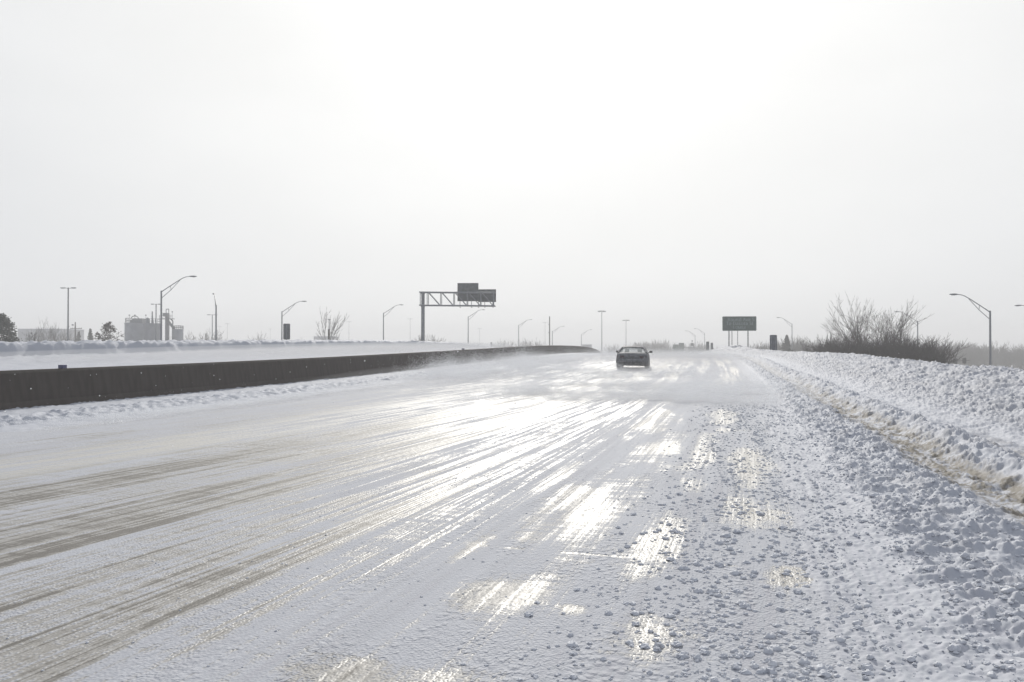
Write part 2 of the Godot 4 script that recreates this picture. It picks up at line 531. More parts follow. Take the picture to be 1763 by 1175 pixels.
func right_snow(u0: float, s: float) -> Vector4:
	var bend := 0.22 * n_slow.get_noise_2d(s * 0.07, 3.0) + 0.10 * n_slow.get_noise_2d(s * 0.3, 9.0)
	var u := u0 + bend * smoothstep(0.8, 2.0, u0) + 0.9 * smoothstep(12.0, 52.0, s) * smoothstep(0.5, 2.0, u0) * (1.0 - smoothstep(6.0, 9.0, u0)) + 3.0 * smoothstep(62.0, 105.0, s) * smoothstep(-0.9, 0.6, u0)
	var h := table(RIGHT, u)
	var rough := table(RIGHT_ROUGH, u)
	if u > 3.6: h = lerpf(h, h * table(BANK, s), smoothstep(3.6, 6.0, u) * (1.0 - smoothstep(9.0, 14.0, u)))
	var a := n_fbm.get_noise_2d(u * 1.6, s * 1.6)
	var lump := 1.0 - clampf(n_cell.get_noise_2d(u * 10.5 + 0.6 * a, s * 10.5) + 1.0, 0.0, 1.0) * 1.25
	var small := 1.0 - clampf(n_cell2.get_noise_2d(u * 25.0, s * 25.0) + 1.0, 0.0, 1.0) * 1.25
	var keep := smoothstep(-0.25, 0.35, n_broad.get_noise_2d(u * 2.3 + 30.0, s * 2.3) + a * 0.5)
	h += rough * (0.85 * a + keep * (0.62 * maxf(lump, 0.0) + 0.1 * lump) + 0.30 * maxf(small, -0.2) * (0.4 + 0.6 * keep) - 0.22)
	h += (0.009 + 0.012 * smoothstep(3.8, 4.5, u)) * n_fine.get_noise_2d(u * 20.0, s * 20.0) + 0.05 * smoothstep(4.0, 4.8, u) * n_fine.get_noise_2d(u * 6.0 + 3.0, s * 6.0)
	# slanting rills that the wind and the plough left on the bank
	if u > 4.0:
		h += 0.14 * n_fbm.get_noise_2d(u * 0.35 + 8.0, s * 0.35) * smoothstep(4.5, 6.0, u) + 0.075 * n_streak.get_noise_2d((u * 0.9 + s * 0.6) * 1.0, (s - u * 0.8) * 0.28) * smoothstep(4.0, 6.0, u)
	# two old wheel tracks along the shoulder
	for t in [0.42, 0.66]:
		var d := absf(u - t - 0.03 * n_slow.get_noise_2d(s * 0.2, t * 9.0)) / 0.035
		if d < 3.0: h += (0.006 * exp(-d * d) - 0.005 * exp(-(d - 1.7) * (d - 1.7))) * smoothstep(-0.3, 0.2, n_slow.get_noise_2d(s * 0.35, t * 30.0))
	var dirt := smoothstep(2.0, 2.25, u) * (1.0 - smoothstep(2.62, 2.95, u)) * (1.0 - 0.6 * smoothstep(14.0, 40.0, s))
	dirt += 0.7 * smoothstep(3.3, 3.5, u) * (1.0 - smoothstep(3.75, 4.0, u)) * (1.0 - smoothstep(10.0, 17.0, s))
	dirt *= smoothstep(-0.55, 0.35, n_patch.get_noise_2d(u * 3.0, s * 0.9) + 0.9 * n_fine.get_noise_2d(u * 14.0, s * 14.0) + 0.05)
	dirt += 0.16 * smoothstep(1.0, 2.0, u) * (1.0 - smoothstep(3.2, 4.4, u)) * smoothstep(0.0, 0.5, n_patch.get_noise_2d(u * 2.0 + 50.0, s * 0.8))
	dirt += 0.13 * smoothstep(4.0, 5.0, u) * (0.8 + n_patch.get_noise_2d(u * 0.9, s * 0.5))
	dirt = clampf(dirt, 0.0, 1.0)
	var worn := lerpf(0.92, 1.0, smoothstep(0.3, 1.3, u))
	return Vector4(h, lerpf(0.375 * worn, 0.16, dirt), lerpf(0.385 * worn, 0.143, dirt), lerpf(0.42 * worn, 0.12, dirt))

func build_right_snow():
	var cols := spaced(-1.0, 30.0, func(u): return 0.015 if u < 3.3 else minf(0.015 + (u - 3.3) * 0.006, 0.05) if u < 9.6 else 1.0)
	var rows := spaced(2.4, 176.0, func(s): return maxf(0.016, 0.0036 * s))
	structure(mesh_node("snow_bank", relief(cols, rows, right_snow), M.snow), "rough ploughed snow bank along the right shoulder")
	var c2 := spaced(-1.0, 30.0, func(_u): return 0.5)
	structure(mesh_node("snow_bank", relief(c2, spaced(176.0, 420.0, func(_s): return 3.0), right_snow), M.snow), "snow bank falling away beyond the crest")
	structure(mesh_node("snow_bank", relief(spaced(-1.0, 30.0, func(_u): return 0.12), spaced(-12.0, 2.4, func(_s): return 0.12), right_snow), M.snow), "ploughed snow beside and behind the viewpoint")

const DRIFT := [[-16.3, 0.20], [-15.7, 0.17], [-15.2, 0.14], [-14.9, 0.15], [-14.5, 0.13], [-14.2, 0.06], [-13.4, 0.012], [-12.9, -0.02], [-12.4, -0.05]]

func drift_snow(u: float, s: float) -> Vector4:
	var h := table(DRIFT, u + 0.12 * n_slow.get_noise_2d(s * 0.25, 1.0))
	var lump := smoothstep(-15.2, -14.85, u) * (1.0 - smoothstep(-14.2, -13.9, u))
	h += lump * 0.075 * n_streak.get_noise_2d(u * 2.6 + s * 2.2, (s * 2.2 - u) * 0.7) + 0.025 * n_fbm.get_noise_2d(u * 1.5, s * 1.5) + (0.012 + lump * 0.045 + 0.03 * smoothstep(-15.5, -16.0, u)) * n_fine.get_noise_2d(u * 7.0, s * 7.0)
	return Vector4(h, 0.375, 0.385, 0.42)

const LEFT := [[-60.0, -2.6], [-44.0, -1.2], [-37.0, 0.7], [-34.6, 1.45], [-33.4, 1.66], [-32.4, 1.68], [-32.05, 1.62], [-31.85, 1.08], [-31.2, 1.02], [-30.2, 1.0], [-28.0, 0.97], [-24.0, 0.86], [-19.0, 0.78], [-16.5, 0.72]]

func left_snow(u: float, s: float) -> Vector4:
	var h := table(LEFT, u + 0.10 * n_slow.get_noise_2d(s * 0.3, 5.0) + 0.05 * n_fine.get_noise_2d(s * 1.7, 8.0))
	h *= lerpf(1.0, 0.9, smoothstep(30.0, 90.0, s)) * lerpf(1.0, 0.55, smoothstep(95.0, 150.0, s))
	var bank := smoothstep(-31.0, -32.4, u) * smoothstep(-37.0, -34.0, u)
	h += bank * (0.12 * n_fbm.get_noise_2d(u * 1.3, s * 1.3) + 0.10 * n_streak.get_noise_2d(u * 2.4 + s * 2.0, s * 1.8 - u * 0.8) + 0.08 * n_fine.get_noise_2d(u * 3.5, s * 3.5))
	var strip := smoothstep(-31.5, -30.0, u) * smoothstep(-24.0, -27.0, u)
	h += (0.05 + 0.06 * strip) * n_fbm.get_noise_2d(u * 0.9 + 20.0, s * 0.9) + 0.03 * strip * n_fine.get_noise_2d(u * 4.0, s * 4.0)
	return Vector4(h, 0.375, 0.385, 0.42)

func build_left_snow():
	structure(mesh_node("snow_drift", relief(spaced(-16.3, -12.4, func(_u): return 0.045), spaced(-10.0, 176.0, func(s): return maxf(0.06, 0.005 * s)), drift_snow), M.snow), "low drift of snow along the foot of the median barrier")
	structure(mesh_node("opposite_carriageway", relief(spaced(-30.2, -16.5, func(_u): return 0.16), spaced(-10.0, 420.0, func(s): return clampf(0.006 * s, 0.15, 3.0)), left_snow), M.snow), "snow-covered opposite carriageway behind the median barrier")
	structure(mesh_node("snow_bank", relief(spaced(-60.0, -30.2, func(u): return 0.07 if u > -35.0 else 1.2), spaced(-10.0, 420.0, func(s): return clampf(0.006 * s, 0.15, 3.0)), left_snow), M.snow), "high snow bank on the far side of the opposite carriageway")

func build_barrier():
	var t := thing("median_barrier", on_road(-16.3, 12.0), "long dark concrete median barrier with drifted snow at its foot", "barrier")
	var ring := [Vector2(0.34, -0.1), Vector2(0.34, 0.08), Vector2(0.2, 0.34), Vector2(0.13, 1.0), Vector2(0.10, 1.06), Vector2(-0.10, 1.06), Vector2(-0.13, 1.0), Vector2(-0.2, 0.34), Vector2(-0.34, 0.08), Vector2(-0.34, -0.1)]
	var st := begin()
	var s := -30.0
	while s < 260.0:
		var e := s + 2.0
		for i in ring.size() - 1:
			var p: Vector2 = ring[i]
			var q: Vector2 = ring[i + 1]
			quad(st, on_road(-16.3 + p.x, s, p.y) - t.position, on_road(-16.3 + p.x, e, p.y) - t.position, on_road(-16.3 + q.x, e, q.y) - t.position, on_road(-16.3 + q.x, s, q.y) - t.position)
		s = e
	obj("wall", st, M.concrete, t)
	for k in [15.4, 46.5]:
		st = begin()
		box(st, on_road(-16.3, k, 1.105) - t.position, Vector3(0.15, 0.085, 0.12), Basis(Vector3.UP, -heading(k)))
		obj("delineator", st, M.reflector, t)

# ---------------------------------------------------------------- the car

func build_car():
	var s := 43.0
	var t := thing("car", on_road(-5.45, s, 0.0), "dark grey two-door car driving away through blowing snow", "car")
	t.rotation = Vector3(0.012, -0.20, -0.012)
	# body: rings across the car from tail to nose, forward is -z
	var stations := [[0.0, 0.74, 0.42, 0.84], [0.06, 0.82, 0.33, 0.90], [0.25, 0.865, 0.26, 0.935], [0.6, 0.885, 0.22, 0.95], [1.2, 0.89, 0.21, 0.945], [2.4, 0.89, 0.21, 0.935], [3.2, 0.885, 0.21, 0.93], [3.8, 0.86, 0.22, 0.85], [4.3, 0.80, 0.26, 0.74], [4.52, 0.68, 0.34, 0.64]]
	var rings := []
	for q in stations:
		var w: float = q[1]
		var b: float = q[2]
		var top: float = q[3]
		var half := [Vector2(0.0, b), Vector2(w * 0.86, b), Vector2(w * 0.97, b + 0.08), Vector2(w, lerpf(b, top, 0.45)), Vector2(w * 0.985, lerpf(b, top, 0.75)), Vector2(w * 0.94, top - 0.05), Vector2(w * 0.82, top), Vector2(w * 0.4, top + 0.02), Vector2(0.0, top + 0.025)]
		var r := []
		for p in half: r.append(Vector3(p.x, p.y, -q[0]))
		for i in range(half.size() - 2, 0, -1): r.append(Vector3(-half[i].x, half[i].y, -q[0]))
		rings.append(r)
	var st := begin()
	st.set_smooth_group(2)
	for k in rings.size() - 1:
		var n: int = rings[k].size()
		for i in n:
			var j := (i + 1) % n
			quad(st, rings[k][i], rings[k][j], rings[k + 1][j], rings[k + 1][i])
	for e in [0, rings.size() - 1]:
		var r: Array = rings[e]
		var c := Vector3.ZERO
		for p in r: c += p / r.size()
		for i in r.size():
			var j := (i + 1) % r.size()
			for p in ([c, r[j], r[i]] if e == 0 else [c, r[i], r[j]]): st.add_vertex(p)
	obj("body", st, M.car_paint, t)
	# roof with pillars
	st = begin()
	st.set_smooth_group(3)
	var rz := [1.28, 1.42, 1.8, 2.25, 2.45]
	var ry := [1.235, 1.285, 1.315, 1.305, 1.27]
	for k in rz.size() - 1:
		var xs := [-0.62, -0.57, -0.40, 0.0, 0.40, 0.57, 0.62]
		var dy := [-0.06, -0.02, 0.005, 0.02, 0.005, -0.02, -0.06]
		for i in 6:
			quad(st, Vector3(xs[i], ry[k] + dy[i], -rz[k]), Vector3(xs[i], ry[k + 1] + dy[i], -rz[k + 1]), Vector3(xs[i + 1], ry[k + 1] + dy[i + 1], -rz[k + 1]), Vector3(xs[i + 1], ry[k] + dy[i + 1], -rz[k]))
			quad(st, Vector3(xs[i + 1], ry[k] + dy[i + 1] - 0.04, -rz[k]), Vector3(xs[i + 1], ry[k + 1] + dy[i + 1] - 0.04, -rz[k + 1]), Vector3(xs[i], ry[k + 1] + dy[i] - 0.04, -rz[k + 1]), Vector3(xs[i], ry[k] + dy[i] - 0.04, -rz[k]))
	quad(st, Vector3(-0.62, 1.135, -1.28), Vector3(-0.62, 1.175, -1.28), Vector3(0.62, 1.175, -1.28), Vector3(0.62, 1.135, -1.28))
	obj("roof", st, M.car_paint, t)
	for x in [-1.0, 1.0]:
		st = begin()
		path_tube(st, [Vector3(0.77 * x, 0.92, -0.55), Vector3(0.70 * x, 1.08, -0.95), Vector3(0.60 * x, 1.21, -1.34)], 0.075, 0.055, 8)
		obj("rear_pillar", st, M.car_paint, t)
		st = begin()
		path_tube(st, [Vector3(0.76 * x, 0.92, -3.25), Vector3(0.60 * x, 1.23, -2.45)], 0.04, 0.04, 8)
		obj("front_pillar", st, M.car_paint, t)
		st = begin()
		quad(st, Vector3(0.79 * x, 0.93, -3.1), Vector3(0.615 * x, 1.23, -2.42), Vector3(0.615 * x, 1.22, -1.42), Vector3(0.78 * x, 0.93, -0.75))
		obj("side_window", st, M.car_glass, t)
		st = begin()
		box(st, Vector3(0.965 * x, 0.975, -2.72), Vector3(0.17, 0.11, 0.08))
		box(st, Vector3(0.86 * x, 0.945, -2.74), Vector3(0.12, 0.03, 0.05))
		obj("mirror", st, M.car_dark, t)
		st = begin()
		box(st, Vector3(0.60 * x, 0.735, -0.045), Vector3(0.38, 0.12, 0.10), Basis(Vector3.UP, 0.16 * x))
		obj("tail_light", st, M.tail_lens, t)
		st = begin()
		box(st, Vector3(0.36 * x, 0.64, -1.95), Vector3(0.44, 0.58, 0.14), Basis(Vector3.RIGHT, 0.18))
		box(st, Vector3(0.36 * x, 1.04, -1.84), Vector3(0.25, 0.17, 0.09))
		obj("seat", st, M.seat, t)
		for z in [0.95, 3.62]:
			st = begin()
			tube(st, Vector3(0.66 * x, 0.315, -z), Vector3(0.87 * x, 0.315, -z), 0.315, 0.315, 24)
			var ty = obj("wheel", st, M.tyre, t)
			st = begin()
			tube(st, Vector3(0.865 * x, 0.315, -z), Vector3(0.885 * x, 0.315, -z), 0.2, 0.18, 20)
			obj("rim", st, M.rim, ty)
	st = begin()
	st.set_smooth_group(4)
	for k in 6:
		var x0 := lerpf(-0.68, 0.68, k / 6.0)
		var x1 := lerpf(-0.68, 0.68, (k + 1) / 6.0)
		var b0 := 0.05 * (1.0 - pow(x0 / 0.68, 2.0))
		var b1 := 0.05 * (1.0 - pow(x1 / 0.68, 2.0))
		quad(st, Vector3(x0, 0.955, -0.58 + b0), Vector3(x0 * 0.82, 1.20 + b0 * 0.3, -1.32 + b0), Vector3(x1 * 0.82, 1.20 + b1 * 0.3, -1.32 + b1), Vector3(x1, 0.955, -0.58 + b1))
	obj("rear_window", st, M.car_glass, t)
	st = begin()
	quad(st, Vector3(0.72, 0.94, -3.22), Vector3(0.57, 1.25, -2.44), Vector3(-0.57, 1.25, -2.44), Vector3(-0.72, 0.94, -3.22))
	obj("windscreen", st, M.car_glass, t)
	st = begin()
	st.set_smooth_group(5)
	var prof := [[0.40, 0.0], [0.44, 0.05], [0.54, 0.06], [0.60, 0.03], [0.62, 0.0]]
	for k in prof.size() - 1:
		for i in 8:
			var x0 := lerpf(-0.87, 0.87, i / 8.0)
			var x1 := lerpf(-0.87, 0.87, (i + 1) / 8.0)
			var c0 := 0.03 - 0.2 * pow(absf(x0) / 0.87, 4.0)
			var c1 := 0.03 - 0.2 * pow(absf(x1) / 0.87, 4.0)
			quad(st, Vector3(x0, prof[k][0], prof[k][1] + c0), Vector3(x0, prof[k + 1][0], prof[k + 1][1] + c0), Vector3(x1, prof[k + 1][0], prof[k + 1][1] + c1), Vector3(x1, prof[k][0], prof[k][1] + c1))
	obj("rear_bumper", st, M.car_paint, t)
	st = begin()
	box(st, Vector3(0, 0.71, 0.0), Vector3(0.32, 0.15, 0.03))
	obj("licence_plate", st, M.plate, t)
	st = begin()
	tube(st, Vector3(0.45, 0.25, 0.02), Vector3(0.45, 0.25, -0.5), 0.03, 0.03, 10)
	obj("exhaust_pipe", st, M.car_dark, t)
	st = begin()
	tube(st, Vector3(-0.40, 0.98, -2.6), Vector3(-0.40, 0.92, -2.62), 0.19, 0.19, 16)
	obj("steering_wheel", st, M.car_dark, t)

# ---------------------------------------------------------------- signs

func ground_at(p: Vector3, y: float) -> Vector3:
	return Vector3(p.x, y, p.z)

func build_gantry():
	var z := 91.0
	var base := at(728, 600, z)
	base.y = 1.0
	var t := thing("sign_gantry", base, "tall steel cantilever gantry carrying two stepped sign panels seen from behind", "sign gantry")
	t.rotation.y = -0.05
	var k := z / F
	var P := func(px: float, py: float, dz := 0.0) -> Vector3: return Vector3((px - 728.0) * k, EYE - (py - 600.0) * k - base.y, dz)
	var st := begin()
	tube(st, Vector3(0, -2.0, 0), P.call(728, 507), 0.23, 0.2, 16)
	tube(st, P.call(728, 526), P.call(728, 530), 0.26, 0.22, 16)
	tube(st, P.call(728, 507), P.call(728, 504), 0.2, 0.33, 16)
	obj("post", st, M.steel, t)
	for dz in [-0.5, 0.5]:
		for y in [503.5, 526.0]:
			st = begin()
			tube(st, P.call(722.5, y, dz), P.call(853, y + 1.5, dz), 0.075, 0.075, 8)
			obj("chord", st, M.steel, t)
		var xs := [724.5, 736.5, 759.5, 782, 805, 828, 850]
		for i in xs.size():
			st = begin()
			tube(st, P.call(xs[i], 503.5, dz), P.call(xs[i], 527, dz), 0.045, 0.045, 6)
			obj("vertical", st, M.steel, t)
			if i > 0 and i < xs.size() - 1:
				st = begin()
				tube(st, P.call(xs[i] + 1, 503.5, dz), P.call(xs[i + 1] - 1, 527, dz), 0.045, 0.045, 6)
				obj("diagonal", st, M.steel, t)
	for x in [724.5, 736.5, 759.5, 782, 805, 828, 850]:
		for y in [503.5, 527.0]:
			st = begin()
			tube(st, P.call(x, y, -0.5), P.call(x, y, 0.5), 0.035, 0.035, 6)
			obj("cross_tie", st, M.steel, t)
	for q in [[786.5, 487.0, 823.0, 518.5], [823.1, 498.0, 853.5, 520.0]]:
		st = begin()
		var a: Vector3 = P.call(q[0], q[3], -0.72)
		var b: Vector3 = P.call(q[2], q[1], -0.72)
		box(st, (a + b) / 2, Vector3(b.x - a.x, b.y - a.y, 0.05))
		var pan = obj("sign_panel", st, M.panel_back, t)
		var n := 4
		for i in n:
			st = begin()
			var x := lerpf(a.x + 0.15, b.x - 0.15, i / (n - 1.0))
			box(st, Vector3(x, (a.y + b.y) / 2, -0.66), Vector3(0.05, b.y - a.y - 0.05, 0.07))
			obj("stiffener", st, M.panel_back, pan)
	for x in [791, 811, 823, 834, 848]:
		st = begin()
		box(st, P.call(x, 523.5, -0.63), Vector3(0.06, 0.8, 0.06))
		box(st, P.call(x, 529, -0.9), Vector3(0.06, 0.08, 0.7))
		obj("bracket", st, M.steel, t)

func rounded_panel(st: SurfaceTool, c: Vector3, w: float, h: float, r: float, d: float):
	var o := []
	for q in [[1, 1, 0.0], [-1, 1, PI / 2], [-1, -1, PI], [1, -1, PI * 1.5]]:
		for k in 5:
			var a: float = q[2] + k * PI / 8
			o.append(Vector2(q[0] * (w / 2 - r) + r * cos(a), q[1] * (h / 2 - r) + r * sin(a)))
	for i in o.size():
		var j := (i + 1) % o.size()
		var a := c + Vector3(o[i].x, o[i].y, d / 2)
		var b := c + Vector3(o[j].x, o[j].y, d / 2)
		var e := Vector3(0, 0, -d)
		for p in [c + Vector3(0, 0, d / 2), b, a, c + e / 2, a + e, b + e]: st.add_vertex(p)
		quad(st, a, b, b + e, a + e)

func tall_panel(px: float, top: float, bottom: float, w: float, z: float, base_y: float, turn: float, m: Material, posts: Array, label: String):
	var p := at(px, bottom, z)
	var k := z / F
	var t := thing("roadside_sign", Vector3(p.x, base_y, p.z), label, "sign", "tall narrow sign panels seen from behind")
	t.rotation.y = turn
	var h := (bottom - top) * k
	var st := begin()
	rounded_panel(st, Vector3(0, p.y - base_y + h / 2, 0), w * k, h, minf(0.09, w * k * 0.15), 0.04)
	obj("panel", st, m, t)
	for x in posts:
		st = begin()
		box(st, Vector3(x * k, (p.y - base_y + h * 0.9) / 2 - 0.5, 0.06), Vector3(0.07, p.y - base_y + h * 0.9 + 1.0, 0.06))
		obj("post", st, M.steel, t)

func build_signs():
	var z := 106.0
	var k := z / F
	var c := at(1273.3, 557.5, z)
	var t := thing("guide_sign", Vector3(c.x, 1.3, c.z), "wide green highway guide sign on two steel posts above a snow mound", "sign")
	t.rotation.y = -0.12
	var st := begin()
	var w := 57.0 * k
	var h := 25.0 * k
	var y := c.y - 1.3
	rounded_panel(st, Vector3(0, y, 0), w, h, 0.12, 0.05)
	obj("panel", st, M.sign_green, t)
	for q in [[-1, 0], [1, 0], [0, -1], [0, 1]]:
		st = begin()
		if q[0] != 0: box(st, Vector3(q[0] * (w / 2 - 0.05), y, 0.03), Vector3(0.04, h - 0.16, 0.012))
		else: box(st, Vector3(0, y + q[1] * (h / 2 - 0.05), 0.03), Vector3(w - 0.3, 0.04, 0.012))
		obj("border", st, M.sign_letter, t)
	var font := SystemFont.new()
	font.font_names = PackedStringArray(["Droid Sans"])
	for q in [["Round Ave S", 0.52, 0.46, 0.2], ["To Dakota St", -0.02, 0.46, 0.05], ["1/2", -0.58, 0.36, -0.55], ["MILE", -0.58, 0.36, 0.35]]:
		var tm := TextMesh.new()
		tm.text = q[0]
		tm.font = font
		tm.font_size = 64
		tm.pixel_size = q[2] / 46.0
		tm.depth = 0.012
		var o := mesh_node("lettering", tm, M.sign_letter, t)
		o.position = Vector3(q[3], y + q[1] + 0.03, 0.034)
	for x in [-17.3, 14.6]:
		st = begin()
		box(st, Vector3(x * k, y / 2 - 0.4, -0.09), Vector3(0.13, y + h * 0.9 + 0.8, 0.13))
		obj("post", st, M.steel, t)
	tall_panel(1331.8, 577, 608, 12.0, 84.0, 1.0, -0.1, M.sign_frosted, [-3.5, 3.5], "tall narrow frosted sign panel low on the right snow bank beside the spruce")
	tall_panel(1218.7, 588.5, 603, 5.0, 130.0, 0.8, -0.05, M.panel_back, [0.0], "larger of two small narrow sign panels left of the green guide sign")
	tall_panel(1225.8, 590.5, 602, 4.0, 142.0, 0.6, -0.05, M.panel_back, [0.0], "smaller of two small narrow sign panels left of the green guide sign")
	tall_panel(493.3, 557.5, 585, 11.5, 78.0, 1.6, 0.05, M.panel_back, [0.0], "tall narrow dark sign panel beside a street lamp on the left bank")
	tall_panel(846, 590, 597, 3.0, 120.0, 0.5, 0.05, M.panel_back, [0.0], "tiny dark sign right of the gantry post behind the barrier")
	# two thin grey posts seen under the guide sign
	for q in [[1260.5, 571.0, 128.0, "nearer of two thin grey posts behind the green guide sign"], [1270.3, 571.0, 150.0, "paler farther thin post behind the green guide sign"]]:
		var b := at(q[0], 600, q[2])
		var o := thing("steel_post", Vector3(b.x, -1.0, b.z), q[3], "post", "thin posts behind the guide sign")
		st = begin()
		tube(st, Vector3.ZERO, Vector3(0, at(q[0], q[1] - 12.0, q[2]).y + 1.0, 0), 0.07, 0.06, 8)
		obj("shaft", st, M.steel, o)

# ---------------------------------------------------------------- lamps and poles

func street_lamp(px: float, top: float, z: float, reach: float, turn: float, label: String, group: String):
	# top: pixel row of the lamp head; reach in metres; turn: 0 points the arm to the right of the picture
	var b := at(px, 600, z)
	var y_top := at(px, top, z).y
	var foot := -1.5 if px < 881.0 else -5.5
	if z > 200.0: foot = -5.5
	var t := thing("street_lamp", Vector3(b.x, foot, b.z), label, "street lamp", group)
	t.rotation.y = turn
	var h := y_top - foot
	var r := reach / 3.7
	var pt := h - 1.65 * r
	var st := begin()
	tube(st, Vector3.ZERO, Vector3(0, 0.12, 0), 0.2, 0.2, 12)
	tube(st, Vector3.ZERO, Vector3(0, pt + 0.05, 0), 0.125, 0.085, 12)
	tube(st, Vector3(0, pt + 0.05, 0), Vector3(0, pt + 0.1, 0), 0.085, 0.04, 12)
	obj("pole", st, M.lamp_metal, t)
	st = begin()
	path_tube(st, [Vector3(0, pt - 0.05, 0), Vector3(1.0, pt + 0.62 * r, 0), Vector3(2.0 * r, pt + 1.26 * r, 0), Vector3(2.35 * r, pt + 1.46 * r, 0), Vector3(2.65 * r, pt + 1.58 * r, 0), Vector3(2.95 * r, pt + 1.63 * r, 0), Vector3(3.3 * r, pt + 1.65 * r, 0)], 0.05, 0.032, 8)
	obj("arm", st, M.lamp_metal, t)
	st = begin()
	path_tube(st, [Vector3(0, pt - 0.75 * r, 0), Vector3(1.0, pt + 0.12 * r, 0), Vector3(2.05 * r, pt + 1.24 * r, 0)], 0.035, 0.03, 8)
	tube(st, Vector3(1.05, pt + 0.18 * r, 0), Vector3(1.0, pt + 0.6 * r, 0), 0.025, 0.025, 6)
	obj("brace", st, M.lamp_metal, t)
	st = begin()
	st.set_smooth_group(1)
	var secs := [[3.05, 0.05, 0.04], [3.2, 0.12, 0.075], [3.5, 0.17, 0.085], [3.75, 0.13, 0.06], [3.86, 0.05, 0.03]]
	for i in secs.size() - 1:
		for q in 8:
			var a0 := TAU * q / 8
			var a1 := TAU * (q + 1) / 8
			var f := func(s, a): return Vector3(s[0] - 3.3 + 3.3 * r, pt + 1.65 * r + sin(a) * s[2], cos(a) * s[1])
			quad(st, f.call(secs[i], a0), f.call(secs[i + 1], a0), f.call(secs[i + 1], a1), f.call(secs[i], a1))
	var head = obj("lamp_head", st, M.lamp_metal, t)
	st = begin()
	box(st, Vector3(3.5 - 3.3 + 3.3 * r, pt + 1.65 * r - 0.085, 0), Vector3(0.3, 0.03, 0.2))
	obj("lens", st, M.lens, head)

func build_lamps():
	var left := "street lamps along the left side"
	street_lamp(277, 476, 85, 3.7, 0.0, "large street lamp in front of the storage tanks, arm pointing right", left)
	street_lamp(371.5, 503, 96, 3.7, 2.02, "street lamp seen end-on, right of the tanks", left)
	street_lamp(485, 519, 121, 3.7, 0.0, "street lamp beside the tall narrow sign on the left bank", left)
	street_lamp(660, 525, 146, 3.6, 0.0, "street lamp just left of the cantilever sign gantry", left)
	street_lamp(806, 533.5, 171, 3.6, 0.0, "street lamp under the panels of the cantilever sign gantry", left)
	street_lamp(893, 550.5, 215, 3.6, 0.0, "pale street lamp right of the gantry, first behind the barrier crest", left)
	street_lamp(951, 562, 236, 3.6, 0.0, "faint street lamp beside the tall bare utility pole", left)
	street_lamp(1001, 568, 275, 3.6, 0.0, "faintest street lamp above the end of the barrier", left)
	var right := "street lamps along the right side"
	street_lamp(1705.5, 507, 74, 3.7, PI, "large street lamp at the right beside the far woods, arm pointing left", right)
	street_lamp(1807, 524, 90, 3.4, 2.2, "street lamp cut off by the right edge of the picture", right)
	street_lamp(1580.5, 537, 130, 3.7, PI, "street lamp rising out of the right end of the dark bushes", right)
	street_lamp(1477, 543, 168, 3.7, PI, "street lamp half hidden behind the big bare tree", right)
	street_lamp(1364, 547, 190, 3.6, PI, "street lamp beside the small spruce on the right", right)
	street_lamp(1213.5, 566, 275, 3.6, PI, "pale street lamp left of the two small narrow signs, taller one", right)
	street_lamp(1197, 570, 292, 3.6, PI, "palest street lamp behind the far sign gantry", right)

func high_mast(px: float, top: float, z: float, label: String, heads := 6, r := 1.0):
	var b := at(px, 600, z)
	var foot := -6.0
	var t := thing("high_mast_light", Vector3(b.x, foot, b.z), label, "mast light", "high mast lights in the distance")
	var h := at(px, top, z).y - foot
	var st := begin()
	tube(st, Vector3.ZERO, Vector3(0, h, 0), 0.2, 0.1, 12)
	obj("mast", st, M.lamp_metal, t)
	st = begin()
	for i in 16:
		var a := TAU * i / 16
		var b2 := TAU * (i + 1) / 16
		tube(st, Vector3(cos(a) * 0.7 * r, h - 0.3, sin(a) * 0.7 * r), Vector3(cos(b2) * 0.7 * r, h - 0.3, sin(b2) * 0.7 * r), 0.06, 0.06, 6)
	obj("ring", st, M.lamp_metal, t)
	for i in heads:
		var a := TAU * i / heads
		st = begin()
		tube(st, Vector3(cos(a) * 1.15 * r, h - 0.55, sin(a) * 1.15 * r), Vector3(cos(a) * 1.15 * r, h - 0.15, sin(a) * 1.15 * r), 0.34 * r, 0.16, 10)
		tube(st, Vector3(cos(a) * 0.1, h - 0.3, sin(a) * 0.1), Vector3(cos(a) * 1.1 * r, h - 0.3, sin(a) * 1.1 * r), 0.04, 0.04, 6)
		obj("floodlight", st, M.lamp_metal, t)

func twin_lamp(px: float, top: float, z: float, reach: float, label: String):
	var b := at(px, 600, z)
	var t := thing("twin_head_lamp", Vector3(b.x, -1.8, b.z), label, "street lamp", "twin headed lamps on the left")
	var h := at(px, top, z).y + 1.8
	var st := begin()
	tube(st, Vector3.ZERO, Vector3(0, h, 0), 0.14, 0.09, 12)
	obj("pole", st, M.lamp_metal, t)
	for x in [-1.0, 1.0]:
		st = begin()
		tube(st, Vector3(0, h - 0.1, 0), Vector3(x * reach * 0.45, h - 0.05, 0), 0.045, 0.045, 8)
		obj("arm", st, M.lamp_metal, t)
		st = begin()
		box(st, Vector3(x * reach * 0.72, h - 0.03, 0), Vector3(reach * 0.56, 0.1, 0.34))
		box(st, Vector3(x * reach * 0.72, h - 0.1, 0), Vector3(reach * 0.42, 0.06, 0.26))
		obj("lamp_head", st, M.lamp_metal, t)

